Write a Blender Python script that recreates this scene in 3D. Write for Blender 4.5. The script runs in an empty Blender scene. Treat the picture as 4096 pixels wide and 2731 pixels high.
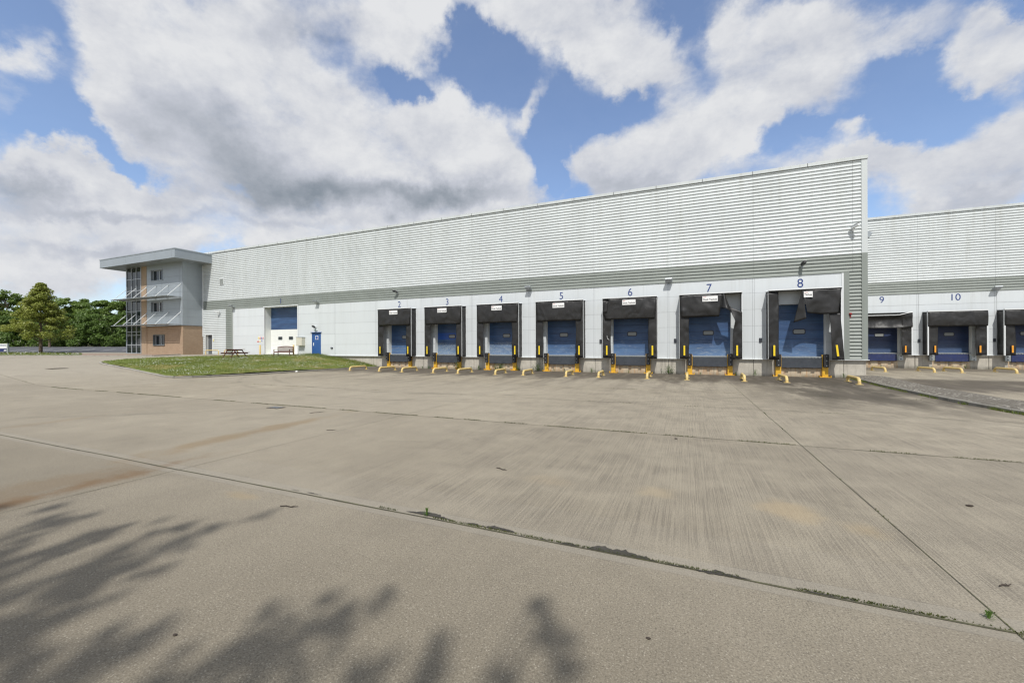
import bpy, math, random
import numpy as np
from mathutils import Vector, Matrix, noise as mnoise
R = math.radians
random.seed(7); rng = np.random.default_rng(7)
scene = bpy.context.scene
col = scene.collection

# ------------------------------------------------------------------ camera
EYE = 2.05                       # eye height above the yard; every "rel" height below is measured from the eye
YAW, FPX, ROLL, Y0 = .40296, 1632.2, -.003593, 1381.7
cd = bpy.data.cameras.new('camera'); cam = bpy.data.objects.new('camera', cd); col.objects.link(cam)
cd.sensor_width = 36; cd.lens = 36*FPX/4096; cd.clip_end = 5000; cd.clip_start = .05
cd.shift_y = (Y0-1365.5)/4096
cam.matrix_world = Matrix.Translation((0, 0, EYE)) @ Matrix.Rotation(YAW, 4, 'Z') @ Matrix.Rotation(math.pi/2, 4, 'X') @ Matrix.Rotation(ROLL, 4, 'Z')
scene.camera = cam

# ------------------------------------------------------------------ light
SUNV = Vector((.29, -1, 1.41)).normalized()
sl = bpy.data.lights.new('sun', 'SUN'); sl.energy = 3.9; sl.angle = R(.53); sl.color = (1, .965, .915)
so = bpy.data.objects.new('sun', sl); col.objects.link(so); so.location = (10, -30, 50)
so.rotation_euler = SUNV.to_track_quat('Z', 'Y').to_euler()
scene.view_settings.view_transform = 'Standard'; scene.view_settings.look = 'None'
scene.view_settings.gamma = 1; scene.view_settings.exposure = 0

def ray(x, y):
    dx, dy = x-2048, y-1365.5
    X = dx*math.cos(ROLL)+dy*math.sin(ROLL); Y = -dx*math.sin(ROLL)+dy*math.cos(ROLL)+1365.5
    u = X/FPX; v = (Y0-Y)/FPX
    return (-math.sin(YAW)+u*math.cos(YAW), math.cos(YAW)+u*math.sin(YAW), v)

# ------------------------------------------------------------------ world: Nishita sky + procedural clouds
w = bpy.data.worlds.new('World'); scene.world = w; w.use_nodes = True
wt = w.node_tree; wt.nodes.clear()
def wn(t, **k):
    n = wt.nodes.new(t)
    for a, b in k.items(): setattr(n, a, b)
    return n
def wl(a, b): wt.links.new(a, b)
def wm(op, a, b=None, c=None, clamp=False):
    n = wn('ShaderNodeMath', operation=op); n.use_clamp = clamp
    for i, v in enumerate((a, b, c)):
        if v is None: continue
        if isinstance(v, (int, float)): n.inputs[i].default_value = v
        else: wl(v, n.inputs[i])
    return n.outputs[0]
tc = wn('ShaderNodeTexCoord'); DIR = tc.outputs['Generated']
sep = wn('ShaderNodeSeparateXYZ'); wl(DIR, sep.inputs[0])
dxo, dyo, dzo = sep.outputs
az = wm('ARCTAN2', dxo, dyo); el = wm('ARCSINE', dzo)
# domain-warped azimuth / elevation, so that the cloud masses get ragged edges
wno = wn('ShaderNodeTexNoise'); wno.inputs['Scale'].default_value = 6.0; wno.inputs['Detail'].default_value = 9; wno.inputs['Roughness'].default_value = .6
wl(DIR, wno.inputs['Vector'])
wsep = wn('ShaderNodeSeparateColor'); wl(wno.outputs['Color'], wsep.inputs[0])
azw = wm('ADD', az, wm('MULTIPLY', wm('SUBTRACT', wsep.outputs[0], .5), .26))
elw = wm('ADD', el, wm('MULTIPLY', wm('SUBTRACT', wsep.outputs[1], .5), .20))
comb = wn('ShaderNodeCombineXYZ'); wl(azw, comb.inputs[0]); wl(elw, comb.inputs[1])
AE = comb.outputs[0]
def azel(px, py):
    d = Vector(ray(px*4096/2352, py*4096/2352)).normalized()
    return math.atan2(d.x, d.y), math.asin(d.z)
def blob(cx, cy, rx, ry, wgt, rot=0):
    a0, e0 = azel(cx, cy)
    a1, e1 = azel(cx+rx*math.cos(R(rot)), cy-rx*math.sin(R(rot))); a2, e2 = azel(cx+ry*math.sin(R(rot)), cy+ry*math.cos(R(rot)))
    ra = math.hypot(a1-a0, e1-e0); rb = math.hypot(a2-a0, e2-e0); ang = math.atan2(e1-e0, a1-a0)
    mp = wn('ShaderNodeMapping', vector_type='TEXTURE')
    mp.inputs['Location'].default_value = (a0, e0, 0); mp.inputs['Rotation'].default_value = (0, 0, ang); mp.inputs['Scale'].default_value = (ra, rb, 1)
    wl(AE, mp.inputs['Vector'])
    ln = wn('ShaderNodeVectorMath', operation='LENGTH'); wl(mp.outputs[0], ln.inputs[0])
    mr = wn('ShaderNodeMapRange', interpolation_type='SMOOTHSTEP')
    mr.inputs['From Min'].default_value = 0; mr.inputs['From Max'].default_value = 1.35
    mr.inputs['To Min'].default_value = wgt; mr.inputs['To Max'].default_value = 0
    wl(ln.outputs['Value'], mr.inputs['Value'])
    return mr.outputs[0]
def total(lst):
    acc = lst[0]
    for b in lst[1:]: acc = wm('ADD', acc, b)
    return acc
CL = [(-300, 420, 330, 120, 1.3, 0), (-420, 120, 260, 120, 1.1, -20), (-250, 600, 400, 70, 1.0, 0), (2650, 300, 260, 160, 1.3, 0), (1480, 70, 380, 130, .5, -8), (1830, 110, 330, 170, .42, 0), (2180, 90, 260, 160, .36, 0), (1100, 30, 200, 60, .5, 0), (2050, 400, 300, 70, .8, 12), (60, 160, 110, 90, .4, 0), (250, 40, 220, 120, 1.3, -35), (420, 200, 240, 190, 1.5, -40), (600, 150, 330, 200, 1.5, -20), (620, 360, 330, 130, 1.5, -8), (880, 370, 320, 130, 1.6, -12), (1050, 300, 170, 130, 1.5, -35), (1090, 400, 200, 80, 1.5, 0),
      (900, 60, 150, 100, 1.3, -20), (180, 400, 160, 60, 1.2, -10), (60, 470, 220, 100, 1.4, 0), (330, 500, 400, 100, 1.3, 0), (650, 560, 600, 90, 1.1, 0), (50, 600, 300, 90, 1.3, 0), (40, 130, 50, 150, .75, 30), (1000, 500, 260, 40, .9, 5),
      (1000, 20, 160, 50, .7, -10), (1250, 60, 180, 80, .9, -10), (1420, 110, 190, 90, 1.1, -15), (1330, 20, 150, 50, .9, 0), (1510, 190, 140, 70, 1.0, -20), (1530, 340, 260, 95, 1.5, 10), (1420, 400, 170, 60, 1.3, 0), (1680, 270, 110, 60, 1.1, 20),
      (1800, 160, 210, 100, 1.15, 10), (1690, 60, 120, 50, .8, 30), (1890, 40, 160, 60, .8, 20), (1235, 230, 50, 85, 1.1, 10), (1215, 290, 50, 40, .8, 0), (2060, 60, 200, 60, .7, 15), (2260, 120, 150, 110, 1.1, 10), (2320, 40, 120, 60, 1.0, 0),
      (2230, 430, 280, 110, 1.6, 22), (2330, 290, 90, 90, 1.0, 45), (1990, 380, 150, 50, 1.1, 5), (1985, 298, 80, 32, 1.0, 0), (1850, 420, 160, 60, 1.0, 0), (1250, 465, 90, 25, .5, 0), (2190, 205, 80, 35, .6, 10)]
GAP = [(1030, 165, 70, 50, 1.0, -30), (135, 230, 70, 110, 1.0, 30), (230, 330, 110, 60, 1.1, -35), (310, 395, 70, 26, .9, -20), (100, 310, 90, 40, .9, 0), (370, 330, 60, 26, .5, -20), (940, 190, 60, 45, 1.4, -30), (1100, 150, 80, 90, 1.3, -20), (1180, 190, 70, 60, .7, 0), (1060, 70, 60, 70, .8, 0),
       (1290, 300, 60, 110, 1.2, 0), (1380, 262, 110, 40, .9, 10), (1275, 400, 26, 70, 1.3, 0), (1870, 285, 110, 40, .95, 0), (2090, 250, 130, 60, .95, 25), (2120, 340, 60, 40, .7, 30), (1590, 70, 40, 90, .5, 50), (1740, 335, 60, 40, .6, 0), (2070, 150, 110, 40, .6, 20), (420, 560, 160, 12, .4, 0), (560, 440, 60, 12, .3, 0)]
DK = [(560, 350, 230, 90, .8, -15), (800, 450, 350, 55, .85, 4), (1050, 445, 170, 30, .4, 0), (70, 450, 170, 40, .65, 0), (720, 70, 170, 50, .4, 0), (790, 100, 60, 20, .35, 0), (430, 230, 130, 60, .2, -30),
      (160, 500, 220, 22, .4, 0), (1480, 410, 180, 30, .3, 0), (2250, 455, 220, 40, .35, 10), (250, 585, 260, 20, .35, 0), (1850, 180, 170, 50, .2, 0), (640, 520, 300, 16, .3, 0)]
dens = total([blob(*b) for b in CL])
gaps = total([blob(*b) for b in GAP])
n2 = wn('ShaderNodeTexNoise'); n2.inputs['Scale'].default_value = 4.6; n2.inputs['Detail'].default_value = 12; n2.inputs['Roughness'].default_value = .63; n2.inputs['Distortion'].default_value = .1
sq = wn('ShaderNodeVectorMath', operation='MULTIPLY'); sq.inputs[1].default_value = (1, 1, 1.5); wl(DIR, sq.inputs[0]); wl(sq.outputs[0], n2.inputs['Vector'])
n2b = wn('ShaderNodeTexNoise'); n2b.inputs['Scale'].default_value = 4.6; n2b.inputs['Detail'].default_value = 12; n2b.inputs['Roughness'].default_value = .63; n2b.inputs['Distortion'].default_value = .1
shf = wn('ShaderNodeVectorMath', operation='ADD'); shf.inputs[1].default_value = (.0, .0, .045); wl(sq.outputs[0], shf.inputs[0]); wl(shf.outputs[0], n2b.inputs['Vector'])
n3 = wn('ShaderNodeTexNoise'); n3.inputs['Scale'].default_value = 1.8; n3.inputs['Detail'].default_value = 6; wl(sq.outputs[0], n3.inputs['Vector'])
behind = wn('ShaderNodeMapRange', interpolation_type='SMOOTHSTEP'); wl(wm('ABSOLUTE', wm('ADD', az, .40)), behind.inputs['Value'])
behind.inputs['From Min'].default_value = 1.0; behind.inputs['From Max'].default_value = 1.4; behind.inputs['To Min'].default_value = .0; behind.inputs['To Max'].default_value = .8
hi = wn('ShaderNodeMapRange', interpolation_type='SMOOTHSTEP'); wl(el, hi.inputs['Value'])
hi.inputs['From Min'].default_value = .75; hi.inputs['From Max'].default_value = 1.1; hi.inputs['To Min'].default_value = 0; hi.inputs['To Max'].default_value = .8
D = wm('SUBTRACT', dens, gaps)
D = wm('MINIMUM', D, 1.25); D = wm('SUBTRACT', D, .46)
D = wm('ADD', D, wm('MULTIPLY', wm('SUBTRACT', n2.outputs[0], .5), 2.5))
D = wm('ADD', D, wm('ADD', behind.outputs[0], hi.outputs[0]))
al = wn('ShaderNodeMapRange', interpolation_type='SMOOTHSTEP'); wl(D, al.inputs['Value'])
al.inputs['From Min'].default_value = -.42; al.inputs['From Max'].default_value = .68; al.inputs['To Min'].default_value = .06; al.inputs['To Max'].default_value = 1
# thick parts turn grey below, thin rims stay white
dark = total([blob(*b) for b in DK])
dk = wm('ADD', wm('MULTIPLY', dark, .80), wm('MULTIPLY', wm('SUBTRACT', n2b.outputs[0], n2.outputs[0]), 1.15)); dk = wm('ADD', dk, .09)
dk = wm('ADD', dk, wm('MULTIPLY', wm('SUBTRACT', n3.outputs[0], .5), .55))
dk = wm('MULTIPLY', dk, 1.0, clamp=True)
cr = wn('ShaderNodeValToRGB'); wl(dk, cr.inputs[0])
cr.color_ramp.elements[0].position = 0; cr.color_ramp.elements[0].color = (.77, .78, .80, 1)
cr.color_ramp.elements[1].position = 1; cr.color_ramp.elements[1].color = (.25, .29, .34, 1)
e = cr.color_ramp.elements.new(.35); e.color = (.56, .585, .65, 1)
sky = wn('ShaderNodeTexSky', sky_type='NISHITA'); sky.sun_disc = False
sky.sun_elevation = math.asin(SUNV.z); sky.sun_rotation = math.atan2(SUNV.x, SUNV.y); sky.ozone_density = 2.0; sky.dust_density = .6; sky.air_density = 1.0
hz = wn('ShaderNodeMapRange'); wl(el, hz.inputs['Value']); hz.inputs['From Min'].default_value = 0; hz.inputs['From Max'].default_value = .5
bgA = wn('ShaderNodeBackground'); bgA.inputs[1].default_value = .145
tint = wn('ShaderNodeVectorMath', operation='MULTIPLY'); tint.inputs[1].default_value = (1.14, 1.15, 1.22); wl(sky.outputs[0], tint.inputs[0]); wl(tint.outputs[0], bgA.inputs[0])
bgB = wn('ShaderNodeBackground'); bgB.inputs[1].default_value = 1.0; wl(cr.outputs[0], bgB.inputs[0])
mx = wn('ShaderNodeMixShader'); wl(al.outputs[0], mx.inputs[0]); wl(bgA.outputs[0], mx.inputs[1]); wl(bgB.outputs[0], mx.inputs[2])
wo = wn('ShaderNodeOutputWorld'); wl(mx.outputs[0], wo.inputs[0])
w.cycles.sampling_method = 'MANUAL'; w.cycles.sample_map_resolution = 512
scene.cycles.filter_width = 1.3; scene.cycles.max_bounces = 5; scene.cycles.diffuse_bounces = 3; scene.cycles.transparent_max_bounces = 8

# ------------------------------------------------------------------ materials
def lin(c): return tuple(((v/255)/12.92 if v/255 <= .04045 else (((v/255)+.055)/1.055)**2.4) for v in c)+(1,)
class NT:
    def __init__(s, name):
        s.m = bpy.data.materials.new(name); s.m.use_nodes = True; s.t = s.m.node_tree; s.b = s.t.nodes['Principled BSDF']
        s.tc = s.n('ShaderNodeTexCoord'); s.obj = s.tc.outputs['Object']
        g = s.n('ShaderNodeNewGeometry'); s.pos = g.outputs['Position']; s.geo = g
    def n(s, t, **k):
        n = s.t.nodes.new(t)
        for a, b in k.items(): setattr(n, a, b)
        return n
    def l(s, a, b): s.t.links.new(a, b)
    def noise(s, vec, scale, detail=6, rough=.55, stretch=None, dist=0):
        if stretch:
            v = s.n('ShaderNodeVectorMath', operation='MULTIPLY'); v.inputs[1].default_value = stretch; s.l(vec, v.inputs[0]); vec = v.outputs[0]
        n = s.n('ShaderNodeTexNoise'); n.inputs['Scale'].default_value = scale; n.inputs['Detail'].default_value = detail
        n.inputs['Roughness'].default_value = rough; n.inputs['Distortion'].default_value = dist; s.l(vec, n.inputs['Vector']); return n.outputs['Fac']
    def mr(s, v, a, b, c=0, d=1, smooth=False):
        n = s.n('ShaderNodeMapRange'); n.interpolation_type = 'SMOOTHSTEP' if smooth else 'LINEAR'
        s.l(v, n.inputs['Value'])
        for i, q in zip(('From Min', 'From Max', 'To Min', 'To Max'), (a, b, c, d)): n.inputs[i].default_value = q
        return n.outputs[0]
    def m_(s, op, a, b=None, c=None, clamp=False):
        n = s.n('ShaderNodeMath', operation=op); n.use_clamp = clamp
        for i, v in enumerate((a, b, c)):
            if v is None: continue
            if isinstance(v, (int, float)): n.inputs[i].default_value = v
            else: s.l(v, n.inputs[i])
        return n.outputs[0]
    def mix(s, f, a, b, mode='MIX'):
        n = s.n('ShaderNodeMix', data_type='RGBA', blend_type=mode)
        for i, v in ((0, f), (6, a), (7, b)):
            if isinstance(v, (int, float)): n.inputs[i].default_value = v
            elif isinstance(v, tuple): n.inputs[i].default_value = v
            else: s.l(v, n.inputs[i])
        return n.outputs[2]
    def bump(s, h, strength=.3, dist=.01):
        n = s.n('ShaderNodeBump'); n.inputs['Strength'].default_value = strength; n.inputs['Distance'].default_value = dist
        s.l(h, n.inputs['Height']); s.l(n.outputs[0], s.b.inputs['Normal'])
    def sxyz(s, v):
        n = s.n('ShaderNodeSeparateXYZ'); s.l(v, n.inputs[0]); return n.outputs
M = {}
def c4(c): return tuple(c)+(1,) if len(c) == 3 else tuple(c)
def simple(name, c, rough=.6, metal=0, var=.12, scale=3, bump=0, bscale=40, dirt=0, dirtcol=(.10, .085, .06), streak=False, spec=.5, cells=None):
    q = NT(name); c = c4(c)
    n = q.noise(q.pos, scale, 6, .6, (1, 1, .25) if streak else None)
    dk = tuple(v*(1-var) for v in c[:3])+(1,); lt = tuple(min(1, v*(1+var*.6)) for v in c[:3])+(1,)
    colr = q.mix(q.mr(n, .3, .7), dk, lt)
    if dirt:
        n2 = q.noise(q.pos, scale*2.7, 8, .65, (1.5, 1.5, .12) if streak else None)
        colr = q.mix(q.m_('MULTIPLY', q.mr(n2, .48, .75, 0, 1, True), dirt), colr, c4(dirtcol))
    if name in ('white_steel', 'panel_steel'):
        x, y, z = q.sxyz(q.pos); dr = q.noise(q.pos, 1.0, 6, .7, (2.2, 1, .07))
        f = q.m_('MULTIPLY', q.mr(dr, .50, .70, 0, .42, True), q.mr(z, 9.0, 13.2, .15, 1)) if name == 'white_steel' else q.m_('ADD', q.m_('MULTIPLY', q.mr(dr, .50, .70, 0, .2, True), q.mr(z, 4.2, 6.4, .2, 1)), q.m_('MULTIPLY', q.mr(z, 1.75, 1.1, 0, .22), q.mr(n, .35, .6)))
        colr = q.mix(f, colr, (.36, .36, .31, 1))
    if cells:
        x, y, z = q.sxyz(q.pos); cv = q.n('ShaderNodeCombineXYZ'); q.l(q.m_('FLOOR', q.m_('DIVIDE', q.m_('SUBTRACT', x, 4.1), cells[0])), cv.inputs[0]); q.l(q.m_('FLOOR', q.m_('DIVIDE', q.m_('SUBTRACT', z, 7.55), cells[1])), cv.inputs[1])
        w_ = q.n('ShaderNodeTexWhiteNoise', noise_dimensions='2D'); q.l(cv.outputs[0], w_.inputs['Vector'])
        colr = q.mix(q.mr(w_.outputs['Value'], 0, 1, 0, .13), colr, tuple(v*.55 for v in c[:3])+(1,))
    q.l(colr, q.b.inputs['Base Color']); q.b.inputs['Roughness'].default_value = rough; q.b.inputs['Metallic'].default_value = metal
    q.b.inputs['Specular IOR Level'].default_value = spec
    if bump: q.bump(q.noise(q.pos, bscale, 5), bump, .01)
    M[name] = q.m; return q.m
simple('white_steel', (.60, .635, .63), .42, 0, .05, .7, dirt=.22, dirtcol=(.33, .33, .27), streak=True, cells=(5.255, 1.069))
simple('grey_steel', (.245, .27, .245), .45, 0, .06, .8, dirt=.15, dirtcol=(.15, .15, .12), streak=True)
simple('panel_steel', (.65, .685, .695), .40, 0, .035, .5, dirt=.16, dirtcol=(.42, .42, .38), streak=True, cells=(5.255, 1.08))
simple('office_steel', (.31, .345, .37), .34, .15, .05, .6, dirt=.08, dirtcol=(.25, .26, .26))
simple('soffit_steel', (.30, .31, .31), .6, 0, .12, 1)
simple('gap_dark', (.10, .10, .10), .8)
simple('joint_dark', (.30, .31, .315), .8)
simple('trim_white', (.72, .74, .74), .4, 0, .05, 2)
simple('galvanised', (.42, .45, .46), .38, .6, .15, 5)
simple('black_rubber', (.022, .022, .024), .5, 0, .3, 5, .2, 60, dirt=.25, dirtcol=(.07, .07, .07))
simple('leveller_steel', (.055, .063, .075), .5, .2, .25, 3, dirt=.5, dirtcol=(.11, .105, .10))
simple('leveller_blue', (.022, .035, .12), .5, .1, .25, 3, dirt=.6, dirtcol=(.09, .085, .09))
simple('yellow_post', (.70, .40, .03), .45, 0, .12, 3, dirt=.3, dirtcol=(.35, .17, .03))
simple('yellow_guide', (.66, .50, .20), .5, 0, .12, 4, dirt=.7, dirtcol=(.30, .23, .12), bump=.2)
simple('yellow_marker', (.86, .62, .02), .35, 0, .05, 8)
simple('amber_marker', (.85, .36, .03), .3, 0, .05, 8)
simple('letter_blue', (.022, .05, .20), .4, 0, .1, 3)
simple('letter_black', (.02, .02, .03), .5)
simple('sign_white', (.82, .82, .80), .4, 0, .05, 3)
simple('sign_red', (.55, .03, .02), .5)
simple('sign_yellow', (.75, .62, .03), .5)
simple('sign_blue', (.02, .08, .35), .5)
simple('sign_navy', (.018, .03, .13), .5)
simple('door_blue_flat', (.025, .10, .30), .4, 0, .1, 3)
simple('door_grey', (.10, .11, .12), .5)
simple('white_door', (.78, .79, .75), .45, 0, .04, 2, dirt=.06, dirtcol=(.4, .4, .35), streak=True)
simple('cream_box', (.62, .60, .50), .5, 0, .06, 3)
simple('brown_wood', (.115, .035, .022), .5, 0, .35, 6, .3, 30, streak=False, dirt=.3, dirtcol=(.22, .12, .09))
simple('bark', (.14, .105, .075), .9, 0, .4, 8, .6, 25)
simple('twig_brown', (.05, .038, .028), .9, 0, .3, 8)
simple('red_alarm', (.28, .012, .012), .3)
simple('iron', (.06, .045, .035), .7, .4, .3, 9)
simple('black_plastic', (.015, .018, .03), .4)
simple('lamp_glass', (.35, .38, .40), .15, 0, .05, 8)
simple('stone_white', (.55, .53, .48), .8, 0, .3, 9)
simple('daisy_white', (.80, .80, .74), .7, 0, .05, 9)
simple('frame_grey', (.13, .15, .16), .4)
simple('mullion', (.50, .53, .56), .35, .3, .05, 3)
def glassm(name, c, rough=.03):
    q = NT(name); q.b.inputs['Base Color'].default_value = c4(c); q.b.inputs['Roughness'].default_value = rough
    q.b.inputs['Specular IOR Level'].default_value = .5; q.b.inputs['IOR'].default_value = 1.45
    q.bump(q.noise(q.pos, .9, 2), .04, .02); M[name] = q.m
glassm('dark_glass', (.012, .018, .022)); glassm('vision_glass', (.26, .27, .26), .25)
# rubber curtain: matt PVC with scuffs and creases
def curtain(name, scuff):
    q = NT(name)
    n = q.noise(q.pos, 1.3, 5, .6); s = q.noise(q.pos, 9, 9, .72, (1, 1, 2.2)); big = q.noise(q.pos, 1.1, 2, .5)
    base = q.mix(q.mr(n, .3, .75), (.018, .018, .018, 1), (.034, .033, .032, 1))
    f = q.m_('MULTIPLY', q.mr(s, .60, .68, 0, 1, True), q.mr(big, .46, .62, 0, scuff, True))
    q.l(q.mix(f, base, (.25, .235, .21, 1)), q.b.inputs['Base Color'])
    q.b.inputs['Roughness'].default_value = .46; q.b.inputs['Specular IOR Level'].default_value = .35
    q.bump(q.m_('ADD', q.noise(q.pos, 1.25, 1, .4, (1, 1, .8), .6), q.m_('MULTIPLY', q.noise(q.pos, 3.2, 1, .4, (1, 1, .5)), .22)), .8, .20)
    M[name] = q.m
curtain('curtain_rubber', .25); curtain('worn_rubber', .8)
# sectional blue door with fine ribs and pale scuffs low down
def bluedoor(name, wear_lit, seed, tint=(.028, .050, .110), crack=0, bright=0):
    q = NT(name); x, y, z = q.sxyz(q.obj)
    off = q.n('ShaderNodeVectorMath', operation='ADD'); off.inputs[1].default_value = (seed*3.7, seed, seed*1.3); q.l(q.obj, off.inputs[0])
    n = q.noise(off.outputs[0], 1.1, 5, .6, (.5, 1, 2.2)); sc = q.noise(off.outputs[0], 7, 10, .75, (.35, 1, 2.6))
    low = q.mr(z, .25, 1.15, 1, 0, True)
    base = q.mix(q.mr(n, .35, .68), tint+(1,), (tint[0]*1.7, tint[1]*1.8, tint[2]*1.6, 1))
    lit_low = q.mix(q.m_('MULTIPLY', low, q.mr(n, .2, .6, .25, .75*wear_lit)), base, (.13, .215, .35, 1))  # sunlit lower part of the door painted in as a paler blue
    f = q.m_('MULTIPLY', q.mr(sc, .54, .66, 0, .8, True), q.mr(z, .2, 1.7, wear_lit, .1))
    res = q.mix(f, lit_low, (.42, .44, .42, 1))
    if bright: res = q.mix(q.m_('MULTIPLY', q.m_('LESS_THAN', q.m_('ABSOLUTE', q.m_('SUBTRACT', z, 1.62)), .30), bright), res, (.018, .085, .36, 1))
    if crack:
        ck = q.noise(off.outputs[0], 24, 8, .75, (.5, 1, 1.6)); hgt = q.mr(q.m_('ADD', z, q.mr(n, .3, .7, -.15, .15)), 1.02, .92, 0, 1)
        res = q.mix(q.m_('MULTIPLY', q.m_('MULTIPLY', q.mr(ck, .49, .60, 0, 1, True), hgt), .55), res, (.50, .53, .50, 1) if crack == 1 else (.50, .50, .34, 1))
    pl_ = q.m_('LESS_THAN', q.m_('FLOORED_MODULO', z, .56), .022); res = q.mix(q.m_('MULTIPLY', pl_, .6), res, (.008, .014, .03, 1))
    q.l(res, q.b.inputs['Base Color'])
    q.b.inputs['Roughness'].default_value = .38
    rib = q.m_('PINGPONG', z, .04); pan = q.m_('LESS_THAN', q.m_('FLOORED_MODULO', z, .56), .02)
    q.bump(q.m_('SUBTRACT', q.m_('MULTIPLY', rib, .25), q.m_('MULTIPLY', pan, .02)), .6, 1.0)
    M[name] = q.m
for i in range(1, 12): bluedoor('blue_door_%d' % i, (.4, .5, .6, .9, 1.0, .7, .55, .9, .6, .25, .3, .3)[i], i*2.3, (.028, .062, .150) if i < 9 else (.010, .020, .065), {3: 2, 4: 1}.get(i, 0), {3: .9, 4: 0}.get(i, 0))
# plinth concrete
def concrete(name, c, rust=0):
    q = NT(name); x, y, z = q.sxyz(q.pos)
    n = q.noise(q.pos, 1.4, 8, .65); st = q.noise(q.pos, 3.0, 8, .65, (1.6, 1.6, .12)); f = q.noise(q.pos, 28, 5)
    cc = q.mix(q.mr(n, .3, .7), tuple(v*.78 for v in c)+(1,), tuple(v*1.12 for v in c)+(1,))
    cc = q.mix(q.m_('MULTIPLY', q.mr(st, .5, .72, 0, 1, True), .55), cc, (.14, .125, .10, 1))
    cc = q.mix(q.m_('MULTIPLY', q.mr(f, .55, .7), .3), cc, (.16, .15, .13, 1))
    low = q.m_('MULTIPLY', q.mr(z, .0, .28, 1, 0, True), q.mr(n, .3, .6))
    cc = q.mix(q.m_('MULTIPLY', low, .7), cc, (.10, .095, .07, 1))
    if rust:
        r = q.noise(q.pos, 4.5, 8, .7, (1.6, 1.6, .18))
        cc = q.mix(q.m_('MULTIPLY', q.mr(r, .45, .66, 0, 1, True), rust), cc, (.40, .20, .075, 1))
    q.l(cc, q.b.inputs['Base Color']); q.b.inputs['Roughness'].default_value = .85; q.bump(q.m_('ADD', n, f), .35, .02); M[name] = q.m
concrete('plinth_concrete', (.49, .455, .385)); concrete('pit_concrete', (.58, .48, .34), .6); concrete('kerb_concrete', (.33, .31, .27))
# brick
def brick():
    q = NT('buff_brick'); x, y, z = q.sxyz(q.pos)
    cv = q.n('ShaderNodeCombineXYZ'); q.l(q.m_('ADD', x, y), cv.inputs[0]); q.l(z, cv.inputs[1])
    b = q.n('ShaderNodeTexBrick'); q.l(cv.outputs[0], b.inputs['Vector'])
    b.inputs['Color1'].default_value = (.41, .29, .19, 1); b.inputs['Color2'].default_value = (.34, .235, .15, 1); b.inputs['Mortar'].default_value = (.36, .31, .25, 1)
    b.inputs['Scale'].default_value = 1; b.inputs['Brick Width'].default_value = .225; b.inputs['Row Height'].default_value = .075; b.inputs['Mortar Size'].default_value = .006
    n = q.noise(q.pos, 1.1, 6, .6)
    q.l(q.mix(q.mr(n, .3, .7, 0, .35), b.outputs['Color'], (.27, .18, .11, 1)), q.b.inputs['Base Color']); q.b.inputs['Roughness'].default_value = .85
    M['buff_brick'] = q.m
brick()
# foliage
def leafm(name, a, b, c):
    q = NT(name); oi = q.n('ShaderNodeObjectInfo')
    n = q.noise(q.obj, .55, 3, .6); f = q.noise(q.obj, 5, 3, .7)
    cc = q.mix(q.mr(n, .35, .65), c4(a), c4(b)); cc = q.mix(q.mr(f, .5, .75), cc, c4(c))
    cc = q.mix(q.mr(oi.outputs['Random'], 0, 1, 0, .35), cc, c4(a))
    q.l(cc, q.b.inputs['Base Color']); q.b.inputs['Roughness'].default_value = .5
    tr = q.n('ShaderNodeBsdfTranslucent'); q.l(cc, tr.inputs[0]); ms = q.n('ShaderNodeMixShader'); ms.inputs[0].default_value = .38
    out = q.t.nodes['Material Output']; q.l(q.b.outputs[0], ms.inputs[1]); q.l(tr.outputs[0], ms.inputs[2]); q.l(ms.outputs[0], out.inputs[0]); M[name] = q.m
leafm('leaf_dark', (.085, .15, .028), (.13, .21, .04), (.24, .32, .07))
leafm('leaf_mid', (.13, .21, .04), (.20, .28, .06), (.30, .37, .10))
leafm('leaf_olive', (.23, .28, .045), (.32, .35, .07), (.42, .36, .12))
leafm('leaf_weed', (.10, .18, .035), (.14, .24, .05), (.20, .28, .08))
leafm('grass_blade', (.12, .17, .022), (.18, .22, .036), (.30, .26, .08))
leafm('moss_green', (.05, .07, .012), (.10, .12, .02), (.16, .16, .05))

# ------------------------------------------------------------------ terrain heights (rel. to the eye)
def ss(x, a, b):
    t = np.clip((x-a)/(b-a), 0, 1); return t*t*(3-2*t)
def Hrel(X, Y):
    X = np.asarray(X, float); Y = np.asarray(Y, float)
    z = np.interp(X, [-54, -48, -42, -35.8, -31.2, -29], [-.93, -.98, -1.25, -1.66, -1.99, -2.05])
    t = ss(Y, 16.0, 21)*ss(-X, 40, 42); z = z*(1-t)-.93*t
    d = -X*math.sin(YAW)+Y*math.cos(YAW)
    z = z+.0245*np.clip(d-46, 0, 90)*ss(-X, 54, 72)
    z = z-.06*ss(X, 10, 12)
    return z
def Hw(X, Y): return Hrel(X, Y)+EYE
def hit(px, py):
    r = ray(px, py); t0 = 2.; prev = None
    for k in range(6000):
        t = 2+k*.05
        if EYE+r[2]*t < float(Hw(r[0]*t, r[1]*t)): break
    return Vector((r[0]*t, r[1]*t, float(Hw(r[0]*t, r[1]*t))))

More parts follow.
